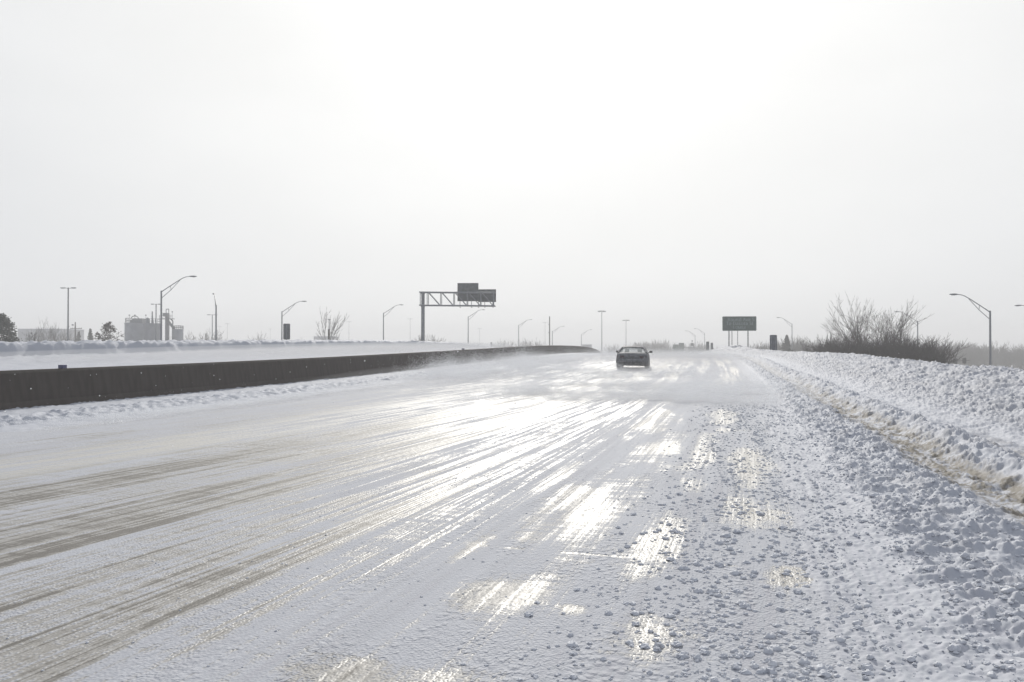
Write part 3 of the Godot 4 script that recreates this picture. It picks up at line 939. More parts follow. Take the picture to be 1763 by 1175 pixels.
func build_masts_and_poles():
	high_mast(1036.3, 534.5, 270, "tallest high mast light standing left of the car", 6, 1.0)
	high_mast(1078, 550.5, 360, "high mast light rising above the trees right over the car", 6, 1.2)
	high_mast(938.5, 554.5, 520, "faint high mast light left of the tall bare utility pole", 4, 1.2)
	high_mast(600.5, 553.5, 520, "faint high mast light between the poplar and the gantry", 4, 1.2)
	high_mast(706, 548.5, 540, "faint high mast light close left of the gantry post", 4, 1.2)
	high_mast(826, 565, 620, "very faint high mast light below the gantry panels", 4, 1.2)
	high_mast(391, 557, 560, "faint high mast light right of the lamp that is seen end-on", 4, 1.2)
	high_mast(377.5, 562, 680, "very faint high mast light close right of the lamp seen end-on", 4, 1.2)
	high_mast(465, 566, 680, "very faint high mast light left of the lamp with the tall narrow sign", 4, 1.2)
	twin_lamp(116.5, 495.5, 120, 1.15, "tall twin headed lamp at the left before the bare saplings")
	twin_lamp(268, 523.5, 150, 1.0, "twin headed lamp behind the large street lamp at the tanks")
	twin_lamp(365, 542, 190, 1.25, "twin headed lamp behind the lamp that is seen end-on")
	var st: SurfaceTool
	# utility pole at the left
	var z := 210.0
	var k := z / F
	var b := at(129, 600, z)
	var t := thing("utility_pole", Vector3(b.x, -1.6, b.z), "wooden utility pole with one cross-arm at the left behind the saplings", "utility pole")
	var h := at(129, 555, z).y + 1.6
	st = begin()
	tube(st, Vector3.ZERO, Vector3(0, h, 0), 0.2, 0.15, 10)
	obj("shaft", st, M.bark, t)
	st = begin()
	box(st, Vector3(0.2, h - 11.0 * k, 0), Vector3(20.0 * k, 0.16, 0.14))
	obj("cross_arm", st, M.bark, t)
	st = begin()
	tube(st, Vector3(-0.7, h - 5.8 * k, 0), Vector3(-0.7, h - 3.6 * k, 0), 0.26, 0.26, 12)
	obj("transformer", st, M.equipment, t)
	for x in [-9.0, -3.0, 5.0, 9.5]:
		st = begin()
		tube(st, Vector3(x * k + 0.2, h - 11.0 * k + 0.08, 0), Vector3(x * k + 0.2, h - 11.0 * k + 0.3, 0), 0.05, 0.04, 8)
		obj("insulator", st, M.lens, t)
	# tall bare pole behind the barrier
	z = 190.0
	b = at(946.3, 600, z)
	t = thing("utility_pole", Vector3(b.x, -5.0, b.z), "tall bare utility pole standing behind the crest of the barrier", "utility pole")
	h = at(946, 545, z).y + 5.0
	st = begin()
	tube(st, Vector3.ZERO, Vector3(0, h, 0), 0.17, 0.12, 10)
	obj("shaft", st, M.bark, t)
	for q in [7.0, 14.0]:
		st = begin()
		box(st, Vector3(-0.18, h - q * z / F * 2.0, 0), Vector3(0.3, 0.2, 0.2))
		obj("bracket", st, M.steel, t)
	# short post with a thin lamp on top, by the poplar
	z = 112.0
	b = at(566, 600, z)
	t = thing("post_lamp", Vector3(b.x, 0.0, b.z), "thin lamp on a thick dark post left of the bare poplar", "street lamp")
	st = begin()
	tube(st, Vector3.ZERO, Vector3(0, at(0, 567, z).y, 0), 0.14, 0.14, 10)
	obj("post", st, M.bark, t)
	st = begin()
	tube(st, Vector3(0.06, at(0, 568, z).y, 0), Vector3(0.06, at(0, 551, z).y, 0), 0.05, 0.05, 8)
	obj("pole", st, M.lamp_metal, t)
	st = begin()
	box(st, Vector3(0.06, at(0, 550.3, z).y, 0), Vector3(0.36, 0.1, 0.3))
	obj("lamp_head", st, M.lamp_metal, t)
	for q in [[1430.5, 572.0, 160.0, "short thin lamp post left of the big bare tree"], [1562.5, 577.0, 160.0, "short thin lamp post between the big bare tree and the dark bushes"]]:
		b = at(q[0], 600, q[2])
		t = thing("post_lamp", Vector3(b.x, -5.0, b.z), q[3], "street lamp", "short post lamps beyond the right bank")
		st = begin()
		h = at(0, q[1], q[2]).y + 5.0
		tube(st, Vector3.ZERO, Vector3(0, h, 0), 0.1, 0.07, 8)
		obj("pole", st, M.lamp_metal, t)
		st = begin()
		box(st, Vector3(-0.12, h, 0), Vector3(0.42, 0.12, 0.3))
		obj("lamp_head", st, M.lamp_metal, t)

# ---------------------------------------------------------------- industrial plant

func railing(st: SurfaceTool, c: Vector3, r: float, from: float, to: float, h := 1.05):
	var n := int(ceilf((to - from) / 0.35))
	for i in n:
		var a := from + (to - from) * i / n
		var b := from + (to - from) * (i + 1) / n
		var p := c + Vector3(cos(a) * r, 0, sin(a) * r)
		var q := c + Vector3(cos(b) * r, 0, sin(b) * r)
		for y in [h * 0.5, h]: tube(st, p + Vector3(0, y, 0), q + Vector3(0, y, 0), 0.05, 0.05, 6)
		tube(st, p, p + Vector3(0, h, 0), 0.05, 0.05, 6)

func build_plant():
	var z := 200.0
	var k := z / F
	var foot := -1.9
	var Y := func(py: float) -> float: return EYE - (py - 600.0) * k - foot
	var st: SurfaceTool
	# left tank with railing, hatch box and hoop pipe
	var b := at(236, 600, z)
	var t := thing("storage_tank", Vector3(b.x, foot, b.z), "broad grey storage tank at the left of the plant with roof equipment", "tank")
	var r := 20.0 * k
	st = begin()
	drum(st, Vector3.ZERO, r, Y.call(557), 36)
	obj("shell", st, M.tank, t)
	st = begin()
	tube(st, Vector3(0, Y.call(557.6), 0), Vector3(0, Y.call(556.6), 0), r + 0.12, r + 0.12, 36)
	obj("rim_band", st, M.tank, t)
	st = begin()
	railing(st, Vector3(0, Y.call(556.6), 0), r - 0.2, PI * 0.62, PI * 1.35, 1.2)
	obj("railing", st, M.equipment, t)
	st = begin()
	box(st, Vector3(3.0 * k, Y.call(552.8), 0), Vector3(17.0 * k, 8.0 * k, 2.4))
	obj("equipment_box", st, M.equipment, t)
	st = begin()
	box(st, Vector3(-7.5 * k, Y.call(554), 0.4), Vector3(4.0 * k, 6.0 * k, 1.0))
	obj("hatch", st, M.equipment, t)
	st = begin()
	var pts := []
	for i in 11:
		var a := PI - PI * i / 10.0
		pts.append(Vector3((-2.0 + 6.5 * cos(a)) * k, Y.call(550.0) + 5.5 * k * sin(a), 0.8))
	path_tube(st, pts, 0.11, 0.11, 8)
	obj("hoop_pipe", st, M.equipment, t)
	for x in [-14.0, -4.5, 14.5]:
		st = begin()
		tube(st, Vector3(x * k, Y.call(557), 0), Vector3(x * k, Y.call(543.5), 0), 0.04, 0.04, 6)
		tube(st, Vector3(x * k, Y.call(543.8), 0), Vector3(x * k, Y.call(542), 0), 0.2, 0.16, 10)
		obj("roof_light", st, M.equipment, t)
	# middle tank
	b = at(263, 600, z - 6.0)
	t = thing("storage_tank", Vector3(b.x, foot, b.z), "darker storage tank in the middle of the plant with a stack on its roof", "tank")
	r = 14.0 * k
	st = begin()
	drum(st, Vector3.ZERO, r, Y.call(558.5), 36)
	obj("shell", st, M.tank_dark, t)
	st = begin()
	railing(st, Vector3(0, Y.call(558.5), 0), r - 0.2, -PI * 0.45, PI * 0.6, 1.1)
	obj("railing", st, M.equipment, t)
	st = begin()
	tube(st, Vector3(-9.0 * k, Y.call(558.5), 0), Vector3(-9.0 * k, Y.call(551.5), 0), 3.6 * k, 3.2 * k, 16)
	tube(st, Vector3(-9.0 * k, Y.call(551.5), 0), Vector3(-9.0 * k, Y.call(549), 0), 3.2 * k, 1.4 * k, 16)
	obj("dome", st, M.equipment, t)
	st = begin()
	tube(st, Vector3(-0.8 * k, Y.call(558.5), 0), Vector3(-1.4 * k, Y.call(548), 0), 2.1 * k, 1.2 * k, 14)
	tube(st, Vector3(-1.4 * k, Y.call(548), 0), Vector3(-1.4 * k, Y.call(538.5), 0), 1.2 * k, 1.0 * k, 14)
	obj("stack", st, M.equipment, t)
	# elevator tower
	b = at(287.5, 600, z)
	t = thing("elevator_tower", Vector3(b.x, foot, b.z), "slim plant tower with head box, walkway and slanting chute", "tower")
	st = begin()
	box(st, Vector3(0, Y.call(540) / 2, 0), Vector3(5.2 * k, Y.call(540), 0.8))
	obj("leg_casing", st, M.equipment, t)
	st = begin()
	box(st, Vector3(-2.2 * k, Y.call(542), 0), Vector3(8.5 * k, 5.5 * k, 1.1))
	obj("head_box", st, M.equipment, t)
	st = begin()
	for q in [[[-2.2, 539], [-2.2, 532.5]], [[2.4, 539], [2.4, 532.5]], [[-2.4, 532.5], [2.6, 532.5]]]:
		tube(st, Vector3(q[0][0] * k, Y.call(q[0][1]), 0), Vector3(q[1][0] * k, Y.call(q[1][1]), 0), 0.1, 0.1, 8)
	obj("hoist_frame", st, M.equipment, t)
	st = begin()
	box(st, Vector3(0.5 * k, Y.call(549.3), 0.3), Vector3(22.0 * k, 0.16, 1.6))
	obj("walkway", st, M.equipment, t)
	st = begin()
	for y in [543.5, 546.3]:
		tube(st, Vector3(-10.5 * k, Y.call(y), 1.1), Vector3(11.5 * k, Y.call(y), 1.1), 0.05, 0.05, 6)
	for x in [-10.5, -6.0, 4.0, 8.0, 11.5]:
		tube(st, Vector3(x * k, Y.call(549), 1.1), Vector3(x * k, Y.call(543.5), 1.1), 0.05, 0.05, 6)
	obj("railing", st, M.equipment, t)
	st = begin()
	path_tube(st, [Vector3(2.0 * k, Y.call(554), 0), Vector3(12.0 * k, Y.call(566), 0)], 0.36, 0.36, 10)
	path_tube(st, [Vector3(6.0 * k, Y.call(549.5), 0), Vector3(9.5 * k, Y.call(553), 0), Vector3(9.0 * k, Y.call(566), 0)], 0.16, 0.16, 8)
	obj("chute", st, M.equipment, t)
	st = begin()
	tube(st, Vector3(8.5 * k, Y.call(549), 0), Vector3(8.5 * k, Y.call(538), 0), 0.04, 0.04, 6)
	tube(st, Vector3(8.5 * k, Y.call(538), 0), Vector3(8.5 * k, Y.call(536.2), 0), 0.2, 0.16, 10)
	obj("roof_light", st, M.equipment, t)
	# right tank
	b = at(305.5, 600, z)
	t = thing("storage_tank", Vector3(b.x, foot, b.z), "smaller lower storage tank at the right of the plant", "tank")
	r = 9.3 * k
	st = begin()
	drum(st, Vector3.ZERO, r, Y.call(567), 30)
	obj("shell", st, M.tank, t)
	st = begin()
	railing(st, Vector3(0, Y.call(567), 0), r - 0.05, 0.0, TAU, 0.85)
	obj("railing", st, M.equipment, t)

func simple_building(called: String, px0: float, px1: float, top: float, z: float, foot: float, depth: float, m: Material, label: String):
	var a := at(px0, top, z)
	var b := at(px1, top, z)
	var t := thing(called, Vector3((a.x + b.x) / 2, foot, a.z - depth / 2), label, "building")
	var w := b.x - a.x
	var h := a.y - foot
	var st := begin()
	box(st, Vector3(0, h / 2, 0), Vector3(w, h, depth))
	obj("wall", st, m, t)
	st = begin()
	box(st, Vector3(0, h + 0.11, 0), Vector3(w + 0.4, 0.2, depth + 0.4))
	obj("roof", st, M.clod, t)
	for i in 4:
		st = begin()
		box(st, Vector3(lerpf(-w * 0.36, w * 0.36, i / 3.0), h * 0.35, depth / 2 + 0.03), Vector3(w * 0.09, h * 0.4, 0.05))
		obj("door", st, M.equipment, t)

func build_far_buildings():
	simple_building("warehouse", 30, 104, 567, 330, -2.2, 18.0, M.warehouse, "long flat-roofed pale warehouse in the haze behind the left saplings")
	simple_building("warehouse", 540, 572, 580, 420, -2.2, 14.0, M.warehouse, "faint low building in the haze left of the bare poplar")
	simple_building("warehouse", 1005, 1019, 594, 420, -6.0, 10.0, M.tank, "tiny faint building over the far end of the barrier")
	# low parapet of a road at the right edge
	var z := 150.0
	var a := at(1733, 640, z)
	var b := at(1800, 636, z)
	var t := thing("bridge_parapet", Vector3(a.x, -6.3, a.z), "low grey parapet of a lower road at the right edge", "parapet")
	var st := begin()
	box(st, Vector3((b.x - a.x) / 2, (a.y + 6.3) / 2, 0), Vector3(b.x - a.x, a.y + 6.3, 0.4))
	obj("wall", st, M.tank, t)
	st = begin()
	box(st, Vector3((b.x - a.x) / 2 + 1.2, a.y + 6.3 + 0.25, 0), Vector3(b.x - a.x - 2.4, 0.16, 0.25))
	obj("rail", st, M.equipment, t)
	for i in 5:
		st = begin()
		box(st, Vector3(lerpf(2.6, b.x - a.x - 0.2, i / 4.0), a.y + 6.3 + 0.1, 0), Vector3(0.1, 0.2, 0.1))
		obj("rail_post", st, M.equipment, t)

# ---------------------------------------------------------------- trees

func limb(st: SurfaceTool, thin: SurfaceTool, p: Vector3, d: Vector3, len: float, r: float, depth: int, o: Dictionary):
	var segs := 3 if depth < 2 else 2
	var q := p
	var dir := d
	var s := st if depth <= o.get("thick_levels", 0) else thin
	for i in segs:
		dir = (dir + Vector3(rng.randf_range(-1, 1), rng.randf_range(-0.6, 1) * o.get("lift", 0.5), rng.randf_range(-1, 1)) * o.get("wander", 0.16)).normalized()
		var e := q + dir * len / segs
		var r0 := lerpf(r, r * 0.55, float(i) / segs)
		var r1 := lerpf(r, r * 0.55, float(i + 1) / segs)
		tube(s, q, e, r0, r1, 5 if depth == 0 else 3, false)
		if depth < o.levels and (i > 0 or depth > 0):
			var kids: int = o.get("kids", 2)
			for k in kids:
				var side := Vector3(rng.randf_range(-1, 1), rng.randf_range(-0.3, 0.8), rng.randf_range(-1, 1))
				side = (side - dir * side.dot(dir)).normalized()
				var sp: float = o.get("spread", 0.8) * rng.randf_range(0.6, 1.2)
				limb(st, thin, q.lerp(e, rng.randf()), (dir + side * sp).normalized(), len * rng.randf_range(0.5, 0.72), maxf(r1 * 0.6, o.get("least", 0.008)), depth + 1, o)
		q = e
	if depth < o.levels:
		limb(st, thin, q, dir, len * 0.6, maxf(r * 0.5, o.get("least", 0.008)), depth + 1, o)

func bare_tree(called: String, where: Vector3, height: float, stems: int, lean: float, o: Dictionary, label: String, category := "tree", group := "bare trees"):
	var t := thing(called, where, label, category, group)
	var st := begin()
	var thin := begin()
	for k in stems:
		var a := rng.randf() * TAU
		var off: Vector3 = Vector3(cos(a), 0, sin(a)) * o.get("base", 0.0) * rng.randf()
		var d := Vector3(cos(a) * lean * rng.randf_range(0.3, 1.0), 1, sin(a) * lean * rng.randf_range(0.3, 1.0) * 0.7).normalized()
		limb(st, thin, off, d, height * o.get("tall", 0.5) * rng.randf_range(0.7, 1.05), o.r, 0, o)
	obj("trunk", st, M.bark, t)
	obj("crown", thin, M.twig, t)
	return t

func leaf_clump(st: SurfaceTool, c: Vector3, r: float, n: int, size: float):
	for i in n:
		var p := c + Vector3(rng.randfn(), rng.randfn() * 0.8, rng.randfn()) * r * 0.5
		var a := Vector3(rng.randfn(), rng.randfn(), rng.randfn()).normalized() * size
		var b := a.cross(Vector3(rng.randfn(), rng.randfn(), rng.randfn())).normalized() * size * 0.6
		for q in [p - a, p + b, p + a, p - a, p + a, p - b]: st.add_vertex(q)

func evergreen(where: Vector3, height: float, width: float, label: String, m: Material, leaf := 0.16, lobes := 60, per := 60):
	# layered boughs round a straight trunk
	var t := thing("evergreen_tree", where, label, "tree", "evergreen trees")
	var st := begin()
	tube(st, Vector3.ZERO, Vector3(0, height * 0.95, 0), 0.03 * height, 0.02, 8)
	obj("trunk", st, M.bark, t)
	st = begin()
	for i in lobes:
		var f := pow((i + 0.5) / lobes, 0.8)
		var a := i * 2.4 + rng.randf()
		var rad := width / 2 * (1.0 - f) * rng.randf_range(0.7, 1.08) + 0.05
		var y := height * (0.08 + 0.92 * f)
		for k in 3:
			var q := (k + 0.6) / 3.0
			leaf_clump(st, Vector3(cos(a) * rad * q, y - 0.14 * rad * q, sin(a) * rad * q), 0.085 * width * (1.0 - 0.75 * f), per / 3, leaf)
	obj("crown", st, m, t)

func build_trees():
	var st: SurfaceTool
	# far left: a broad dark evergreen mass
	var p := at(15, 592, 100)
	var t := thing("evergreen_tree", Vector3(p.x, -1.6, p.z), "broad dense dark evergreen at the left edge of the picture", "tree", "evergreen trees")
	st = begin()
	tube(st, Vector3.ZERO, Vector3(0, 6.5, 0), 0.3, 0.08, 8)
	obj("trunk", st, M.bark, t)
	st = begin()
	for i in 190:
		var f := rng.randf()
		var y := lerpf(0.6, 7.6, f)
		var r := (1.0 - pow(f, 1.7)) * 3.9 * sqrt(rng.randf())
		var a := rng.randf() * TAU
		leaf_clump(st, Vector3(cos(a) * r - 0.9, y, sin(a) * r), 0.5, 46, 0.13)
	obj("crown", st, M.needle, t)
	t.position.y = -1.9
	# oak that keeps its brown leaves, in front of the plant
	p = at(186, 592, 110)
	t = thing("leafy_tree", Vector3(p.x, 0.5, p.z), "dark ragged tree with brown leaves left of the storage tanks", "tree")
	st = begin()
	var thin := begin()
	limb(st, thin, Vector3.ZERO, Vector3(0.02, 1, 0), 2.5, 0.13, 0, {"levels": 2, "kids": 2, "r": 0.11, "spread": 1.0, "least": 0.014})
	obj("trunk", st, M.bark, t)
	obj("branches", thin, M.twig, t)
	st = begin()
	for i in 96:
		var f := rng.randf()
		var y := lerpf(0.9, 4.7, f)
		var r := (1.12 - f) * 2.9 * sqrt(rng.randf())
		var a := rng.randf() * TAU
		leaf_clump(st, Vector3(cos(a) * r, y, sin(a) * r), 0.27, 26, 0.085)
	obj("crown", st, M.dry_leaf, t)
	# shrub with a few leaves left
	p = at(57, 592, 112)
	t = bare_tree("shrub", Vector3(p.x, 0.6, p.z), 3.9, 6, 0.5, {"levels": 3, "kids": 1, "r": 0.04, "spread": 0.6, "least": 0.012}, "open shrub with dark leaves beside the evergreen at the left edge", "shrub", "shrubs beyond the left bank")
	st = begin()
	for i in 14: leaf_clump(st, Vector3(rng.randf_range(-0.9, 0.9), rng.randf_range(0.9, 3.4), rng.randf_range(-0.6, 0.6)), 0.2, 16, 0.06)
	obj("leaves", st, M.needle, t)
	for q in [[82, 555, 165.0, "tall thin sapling right of the leafy shrub at the left"], [93, 560, 185.0, "bare sapling in the middle of the left thicket"], [103, 565, 175.0, "bare sapling close left of the twin headed lamp"], [110, 568, 190.0, "low bare sapling directly behind the twin headed lamp"], [70, 568, 170.0, "low bushy bare sapling beside the leafy shrub"], [122, 574, 190.0, "low bare sapling between twin headed lamp and utility pole"]]:
		p = at(q[0], q[1], q[2])
		bare_tree("sapling", Vector3(p.x, -0.8, p.z), (p.y + 0.8) * 1.1, 5, 0.28, {"levels": 3, "kids": 1, "r": 0.06, "spread": 0.5, "least": 0.018, "lift": 1.2, "base": 0.8}, q[3], "tree", "bare saplings at the left")
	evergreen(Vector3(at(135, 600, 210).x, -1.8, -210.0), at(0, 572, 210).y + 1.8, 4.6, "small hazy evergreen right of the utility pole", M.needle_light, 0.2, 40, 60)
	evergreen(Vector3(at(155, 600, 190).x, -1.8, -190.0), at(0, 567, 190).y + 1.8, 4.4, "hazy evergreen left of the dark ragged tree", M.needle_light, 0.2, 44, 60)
	for q in [[351, 563, 190.0, 7, 0.75, "round bare tree right of the smallest storage tank"], [322, 576, 190.0, 5, 0.6, "low bare tree close right of the smallest storage tank"], [392, 581, 220.0, 5, 0.7, "low hazy bare bush right of the lamp seen end-on"], [446, 575, 260.0, 4, 0.6, "small hazy bare tree left of the lamp with the narrow sign"], [431, 584, 260.0, 5, 0.8, "tiny hazy bush left of the small bare tree"], [410, 586, 240.0, 5, 0.8, "tiny hazy bush in the middle between the two lamps"]]:
		p = at(q[0], q[1], q[2])
		bare_tree("bare_tree", Vector3(p.x, -1.8, p.z), p.y + 1.8, q[3], q[4], {"levels": 4, "kids": 1, "r": 0.09, "spread": 0.65, "least": 0.022}, q[5], "tree", "hazy bare trees on the left")
	p = at(570, 543, 150)
	bare_tree("bare_tree", Vector3(p.x, -0.5, p.z), p.y + 1.2, 3, 0.06, {"levels": 4, "kids": 1, "r": 0.1, "spread": 0.36, "least": 0.02, "lift": 1.4, "base": 0.6}, "slender upright bare poplar left of the sign gantry", "tree", "bare trees")
	for q in [[515, 583, "left of two low dry shrubs poking over the left bank"], [527, 582.5, "right of two low dry shrubs poking over the left bank"]]:
		p = at(q[0], q[1], 92)
		bare_tree("shrub", Vector3(p.x, 1.0, p.z), p.y - 1.0 + 0.25, 9, 1.3, {"levels": 2, "kids": 2, "r": 0.02, "spread": 0.9, "least": 0.01}, q[2], "shrub", "shrubs on the left bank")
	# right: the big spreading tree and its dark bushes
	p = at(1497, 600, 84)
	bare_tree("bare_tree", Vector3(p.x, -1.2, p.z), 7.9, 16, 0.95, {"levels": 4, "kids": 1, "r": 0.09, "spread": 0.6, "least": 0.013, "wander": 0.12, "thick_levels": 1, "base": 1.0}, "big spreading bare tree among bushes behind the right snow bank", "tree", "bare trees")
	p = at(1546, 600, 86)
	bare_tree("bare_tree", Vector3(p.x, -1.4, p.z), 5.9, 5, 0.32, {"levels": 4, "kids": 1, "r": 0.06, "spread": 0.5, "least": 0.010, "wander": 0.12, "thick_levels": 1, "base": 0.7}, "smaller upright bare tree close right of the big spreading tree", "tree", "bare trees")
	for q in [[1447, 585, 88.0, 1.3, "dark dense bush at the left foot of the big bare tree"], [1478, 582, 82.0, 1.5, "dark dense bush under the middle of the big bare tree"], [1514, 586, 80.0, 1.4, "dark dense bush under the right side of the big bare tree"], [1566, 586, 78.0, 1.6, "dark dense bush where a street lamp rises from it"], [1592, 588, 79.0, 1.2, "rounded dark bush at the right end of the thicket"], [1424, 590, 105.0, 1.4, "paler loose bush at the left end of the thicket"], [1540, 592, 82.0, 1.2, "low dark bush between the big bare tree and the lamp bush"]]:
		p = at(q[0], q[1], q[2])
		var foot := -2.2
		bare_tree("bush", Vector3(p.x, foot, p.z), (p.y - foot) * 1.12, 20, 0.5, {"levels": 3, "kids": 2, "r": 0.034, "spread": 0.7, "least": 0.016, "base": q[3] * 1.1}, q[4], "bush", "dark bushes behind the right bank")
	evergreen(Vector3(at(1355, 600, 185).x, -4.0, -185.0), at(0, 578, 185).y + 4.0, 6.6, "small pointed spruce beside a street lamp on the right", M.needle, 0.2, 54, 66)
	build_woods()

func build_woods():
	# far woods: many bare trees that read as one hazy mass
	var kinds := []
	for k in 4:
		var st := begin()
		for j in 4 + k:
			var a := rng.randf() * TAU
			limb(st, st, Vector3(cos(a), 0, sin(a)) * 0.06, Vector3(cos(a) * 0.45, 1, sin(a) * 0.45).normalized(), 0.46, 0.014, 0, {"levels": 3, "kids": 1, "spread": 0.6, "least": 0.0045})
		st.generate_normals()
		kinds.append(st.commit())
	# [px from, px to, z, top row from, top row to, foot, count, label]
	for q in [[1600, 1830, 290.0, 595.0, 592.0, -6.4, 190, "hazy bare woods beyond the lower road at the right"], [1285, 1425, 250.0, 592.0, 589.0, -6.4, 90, "pale bare woods between the guide sign and the big bare tree"], [1048, 1245, 380.0, 594.0, 593.0, -6.4, 120, "pale hazy woods on the horizon behind the car"], [735, 765, 330.0, 588.0, 589.0, -6.4, 14, "faint clump of bare trees right of the gantry post"], [840, 925, 380.0, 592.0, 592.0, -6.4, 40, "faint woods on the horizon above the barrier"], [150, 480, 420.0, 592.0, 592.0, -6.4, 70, "faint distant woods behind the storage tanks"]]:
		var o := Node3D.new()
		o.name = numbered("woods")
		add_child(o)
		tag(o, q[7], "woods", "", "stuff")
		for k in kinds.size():
			var mm := MultiMesh.new()
			mm.transform_format = MultiMesh.TRANSFORM_3D
			mm.mesh = kinds[k]
			var places := []
			for i in int(q[6] / kinds.size()):
				var px: float = rng.randf_range(q[0], q[1])
				var z: float = q[2] * rng.randf_range(0.92, 1.18)
				var top := lerpf(q[3], q[4], (px - q[0]) / (q[1] - q[0])) + 13.0 * n_slow.get_noise_1d(px * 0.035) + rng.randf_range(-5.0, 11.0)
				var a := at(px, top, z)
				var h: float = maxf(a.y - q[5], 2.0) * 1.02
				places.append(Transform3D(Basis(Vector3.UP, rng.randf() * TAU).scaled(Vector3(h * 0.9, h, h * 0.9)), Vector3(a.x, q[5], a.z)))
			mm.instance_count = places.size()
			for i in places.size(): mm.set_instance_transform(i, places[i])
			var mi := MultiMeshInstance3D.new()
			mi.name = "bare_trees" if k == 0 else "bare_trees_%03d" % k
			mi.multimesh = mm
			mi.material_override = M.twig
			mi.set_meta("kind", "stuff")
			o.add_child(mi)

func build_far_gantry_and_signals():
	var z := 290.0
	var k := z / F
	var foot := -5.0
	var b := at(1194.5, 600, z)
	var t := thing("sign_gantry", Vector3(b.x, foot, b.z), "small far gantry in the haze with two stepped pale green panels", "sign gantry")
	var P := func(px: float, py: float, dz := 0.0) -> Vector3: return Vector3((px - 1194.5) * k, EYE - (py - 600.0) * k - foot, dz)
	var st := begin()
	tube(st, Vector3.ZERO, P.call(1194.5, 597.5), 0.35, 0.3, 12)
	obj("post", st, M.steel, t)
	for y in [598.3, 606.5]:
		st = begin()
		tube(st, P.call(1158, y), P.call(1197, y), 0.13, 0.13, 8)
		obj("chord", st, M.steel, t)
	for i in 7:
		st = begin()
		tube(st, P.call(1160.0 + i * 5.5, 598.3), P.call(1160.0 + i * 5.5, 606.5), 0.07, 0.07, 6)
		obj("vertical", st, M.steel, t)
	for q in [[1158.3, 593.5, 1168.0, 610.5], [1168.3, 590.8, 1177.5, 609.0]]:
		st = begin()
		var a: Vector3 = P.call(q[0], q[3], 0.5)
		var c: Vector3 = P.call(q[2], q[1], 0.5)
		box(st, (a + c) / 2, Vector3(c.x - a.x, c.y - a.y, 0.1))
		obj("sign_panel", st, M.sign_green, t)
	st = begin()
	var a2: Vector3 = P.call(1189, 596.3, 0.2)
	var c2: Vector3 = P.call(1194.5, 591, 0.2)
	box(st, (a2 + c2) / 2, Vector3(c2.x - a2.x, c2.y - a2.y, 0.1))
	obj("small_sign", st, M.panel_back, t)
	st = begin()
	tube(st, P.call(1191.7, 591), P.call(1191.7, 586), 0.08, 0.08, 6)
	box(st, P.call(1192.0, 587.5), Vector3(0.5, 0.35, 0.3))
	obj("camera_mast", st, M.steel, t)
	# traffic signals on a mast arm, on the lower road at the right
	z = 150.0
	k = z / F
	foot = -6.4
	b = at(1620.5, 600, z)
	t = thing("traffic_signal", Vector3(b.x, foot, b.z), "mast arm with three traffic signal heads before the right-hand woods", "traffic signal")
	var Q := func(px: float, py: float, dz := 0.0) -> Vector3: return Vector3((px - 1620.5) * k, EYE - (py - 600.0) * k - foot, dz)
	st = begin()
	tube(st, Vector3.ZERO, Q.call(1620.5, 620), 0.16, 0.12, 10)
	obj("pole", st, M.signal_black, t)
	st = begin()
	path_tube(st, [Q.call(1620.5, 624.3), Q.call(1634, 623), Q.call(1650, 621.8), Q.call(1669.5, 620.8)], 0.1, 0.06, 8)
	obj("arm", st, M.signal_black, t)
	for q in [[1627, 623.2], [1645.2, 622.2], [1660.6, 621.5]]:
		st = begin()
		box(st, Q.call(q[0], q[1], 0.15), Vector3(0.36, 1.15, 0.2))
		var head = obj("signal_head", st, M.signal_black, t)
		for i in [-1, 0, 1]:
			st = begin()
			var c: Vector3 = Q.call(q[0], q[1], 0.26) + Vector3(0, 0.36 * i, 0)
			tube(st, c, c + Vector3(0, 0, 0.16), 0.15, 0.15, 10)
			obj("lens_hood", st, M.signal_black, head)
		st = begin()
		box(st, Q.call(q[0], q[1], 0.03), Vector3(0.75, 0.95, 0.03))
		obj("backplate", st, M.signal_black, t)

# ---------------------------------------------------------------- loose snow

func clod_mesh(seed_: int) -> ArrayMesh:
	var s := SphereMesh.new()
	s.radial_segments = 12
	s.rings = 7
	var arr := s.get_mesh_arrays()
	var v: PackedVector3Array = arr[Mesh.ARRAY_VERTEX]
	var n := FastNoiseLite.new()
	n.seed = seed_
	n.frequency = 1.5
	n.fractal_octaves = 3
	for i in v.size():
		var d := v[i].normalized()
		var r := 0.5 * (1.0 + 0.75 * n.get_noise_3d(d.x, d.y, d.z))
		v[i] = Vector3(d.x * r, maxf(d.y * r * 0.8, -0.22), d.z * r)
	var st := SurfaceTool.new()
	st.begin(Mesh.PRIMITIVE_TRIANGLES)
	st.set_smooth_group(seed_ % 2 - 1)
	var idx: PackedInt32Array = arr[Mesh.ARRAY_INDEX]
	for k in idx: st.add_vertex(v[k])
	st.generate_normals()
	return st.commit()

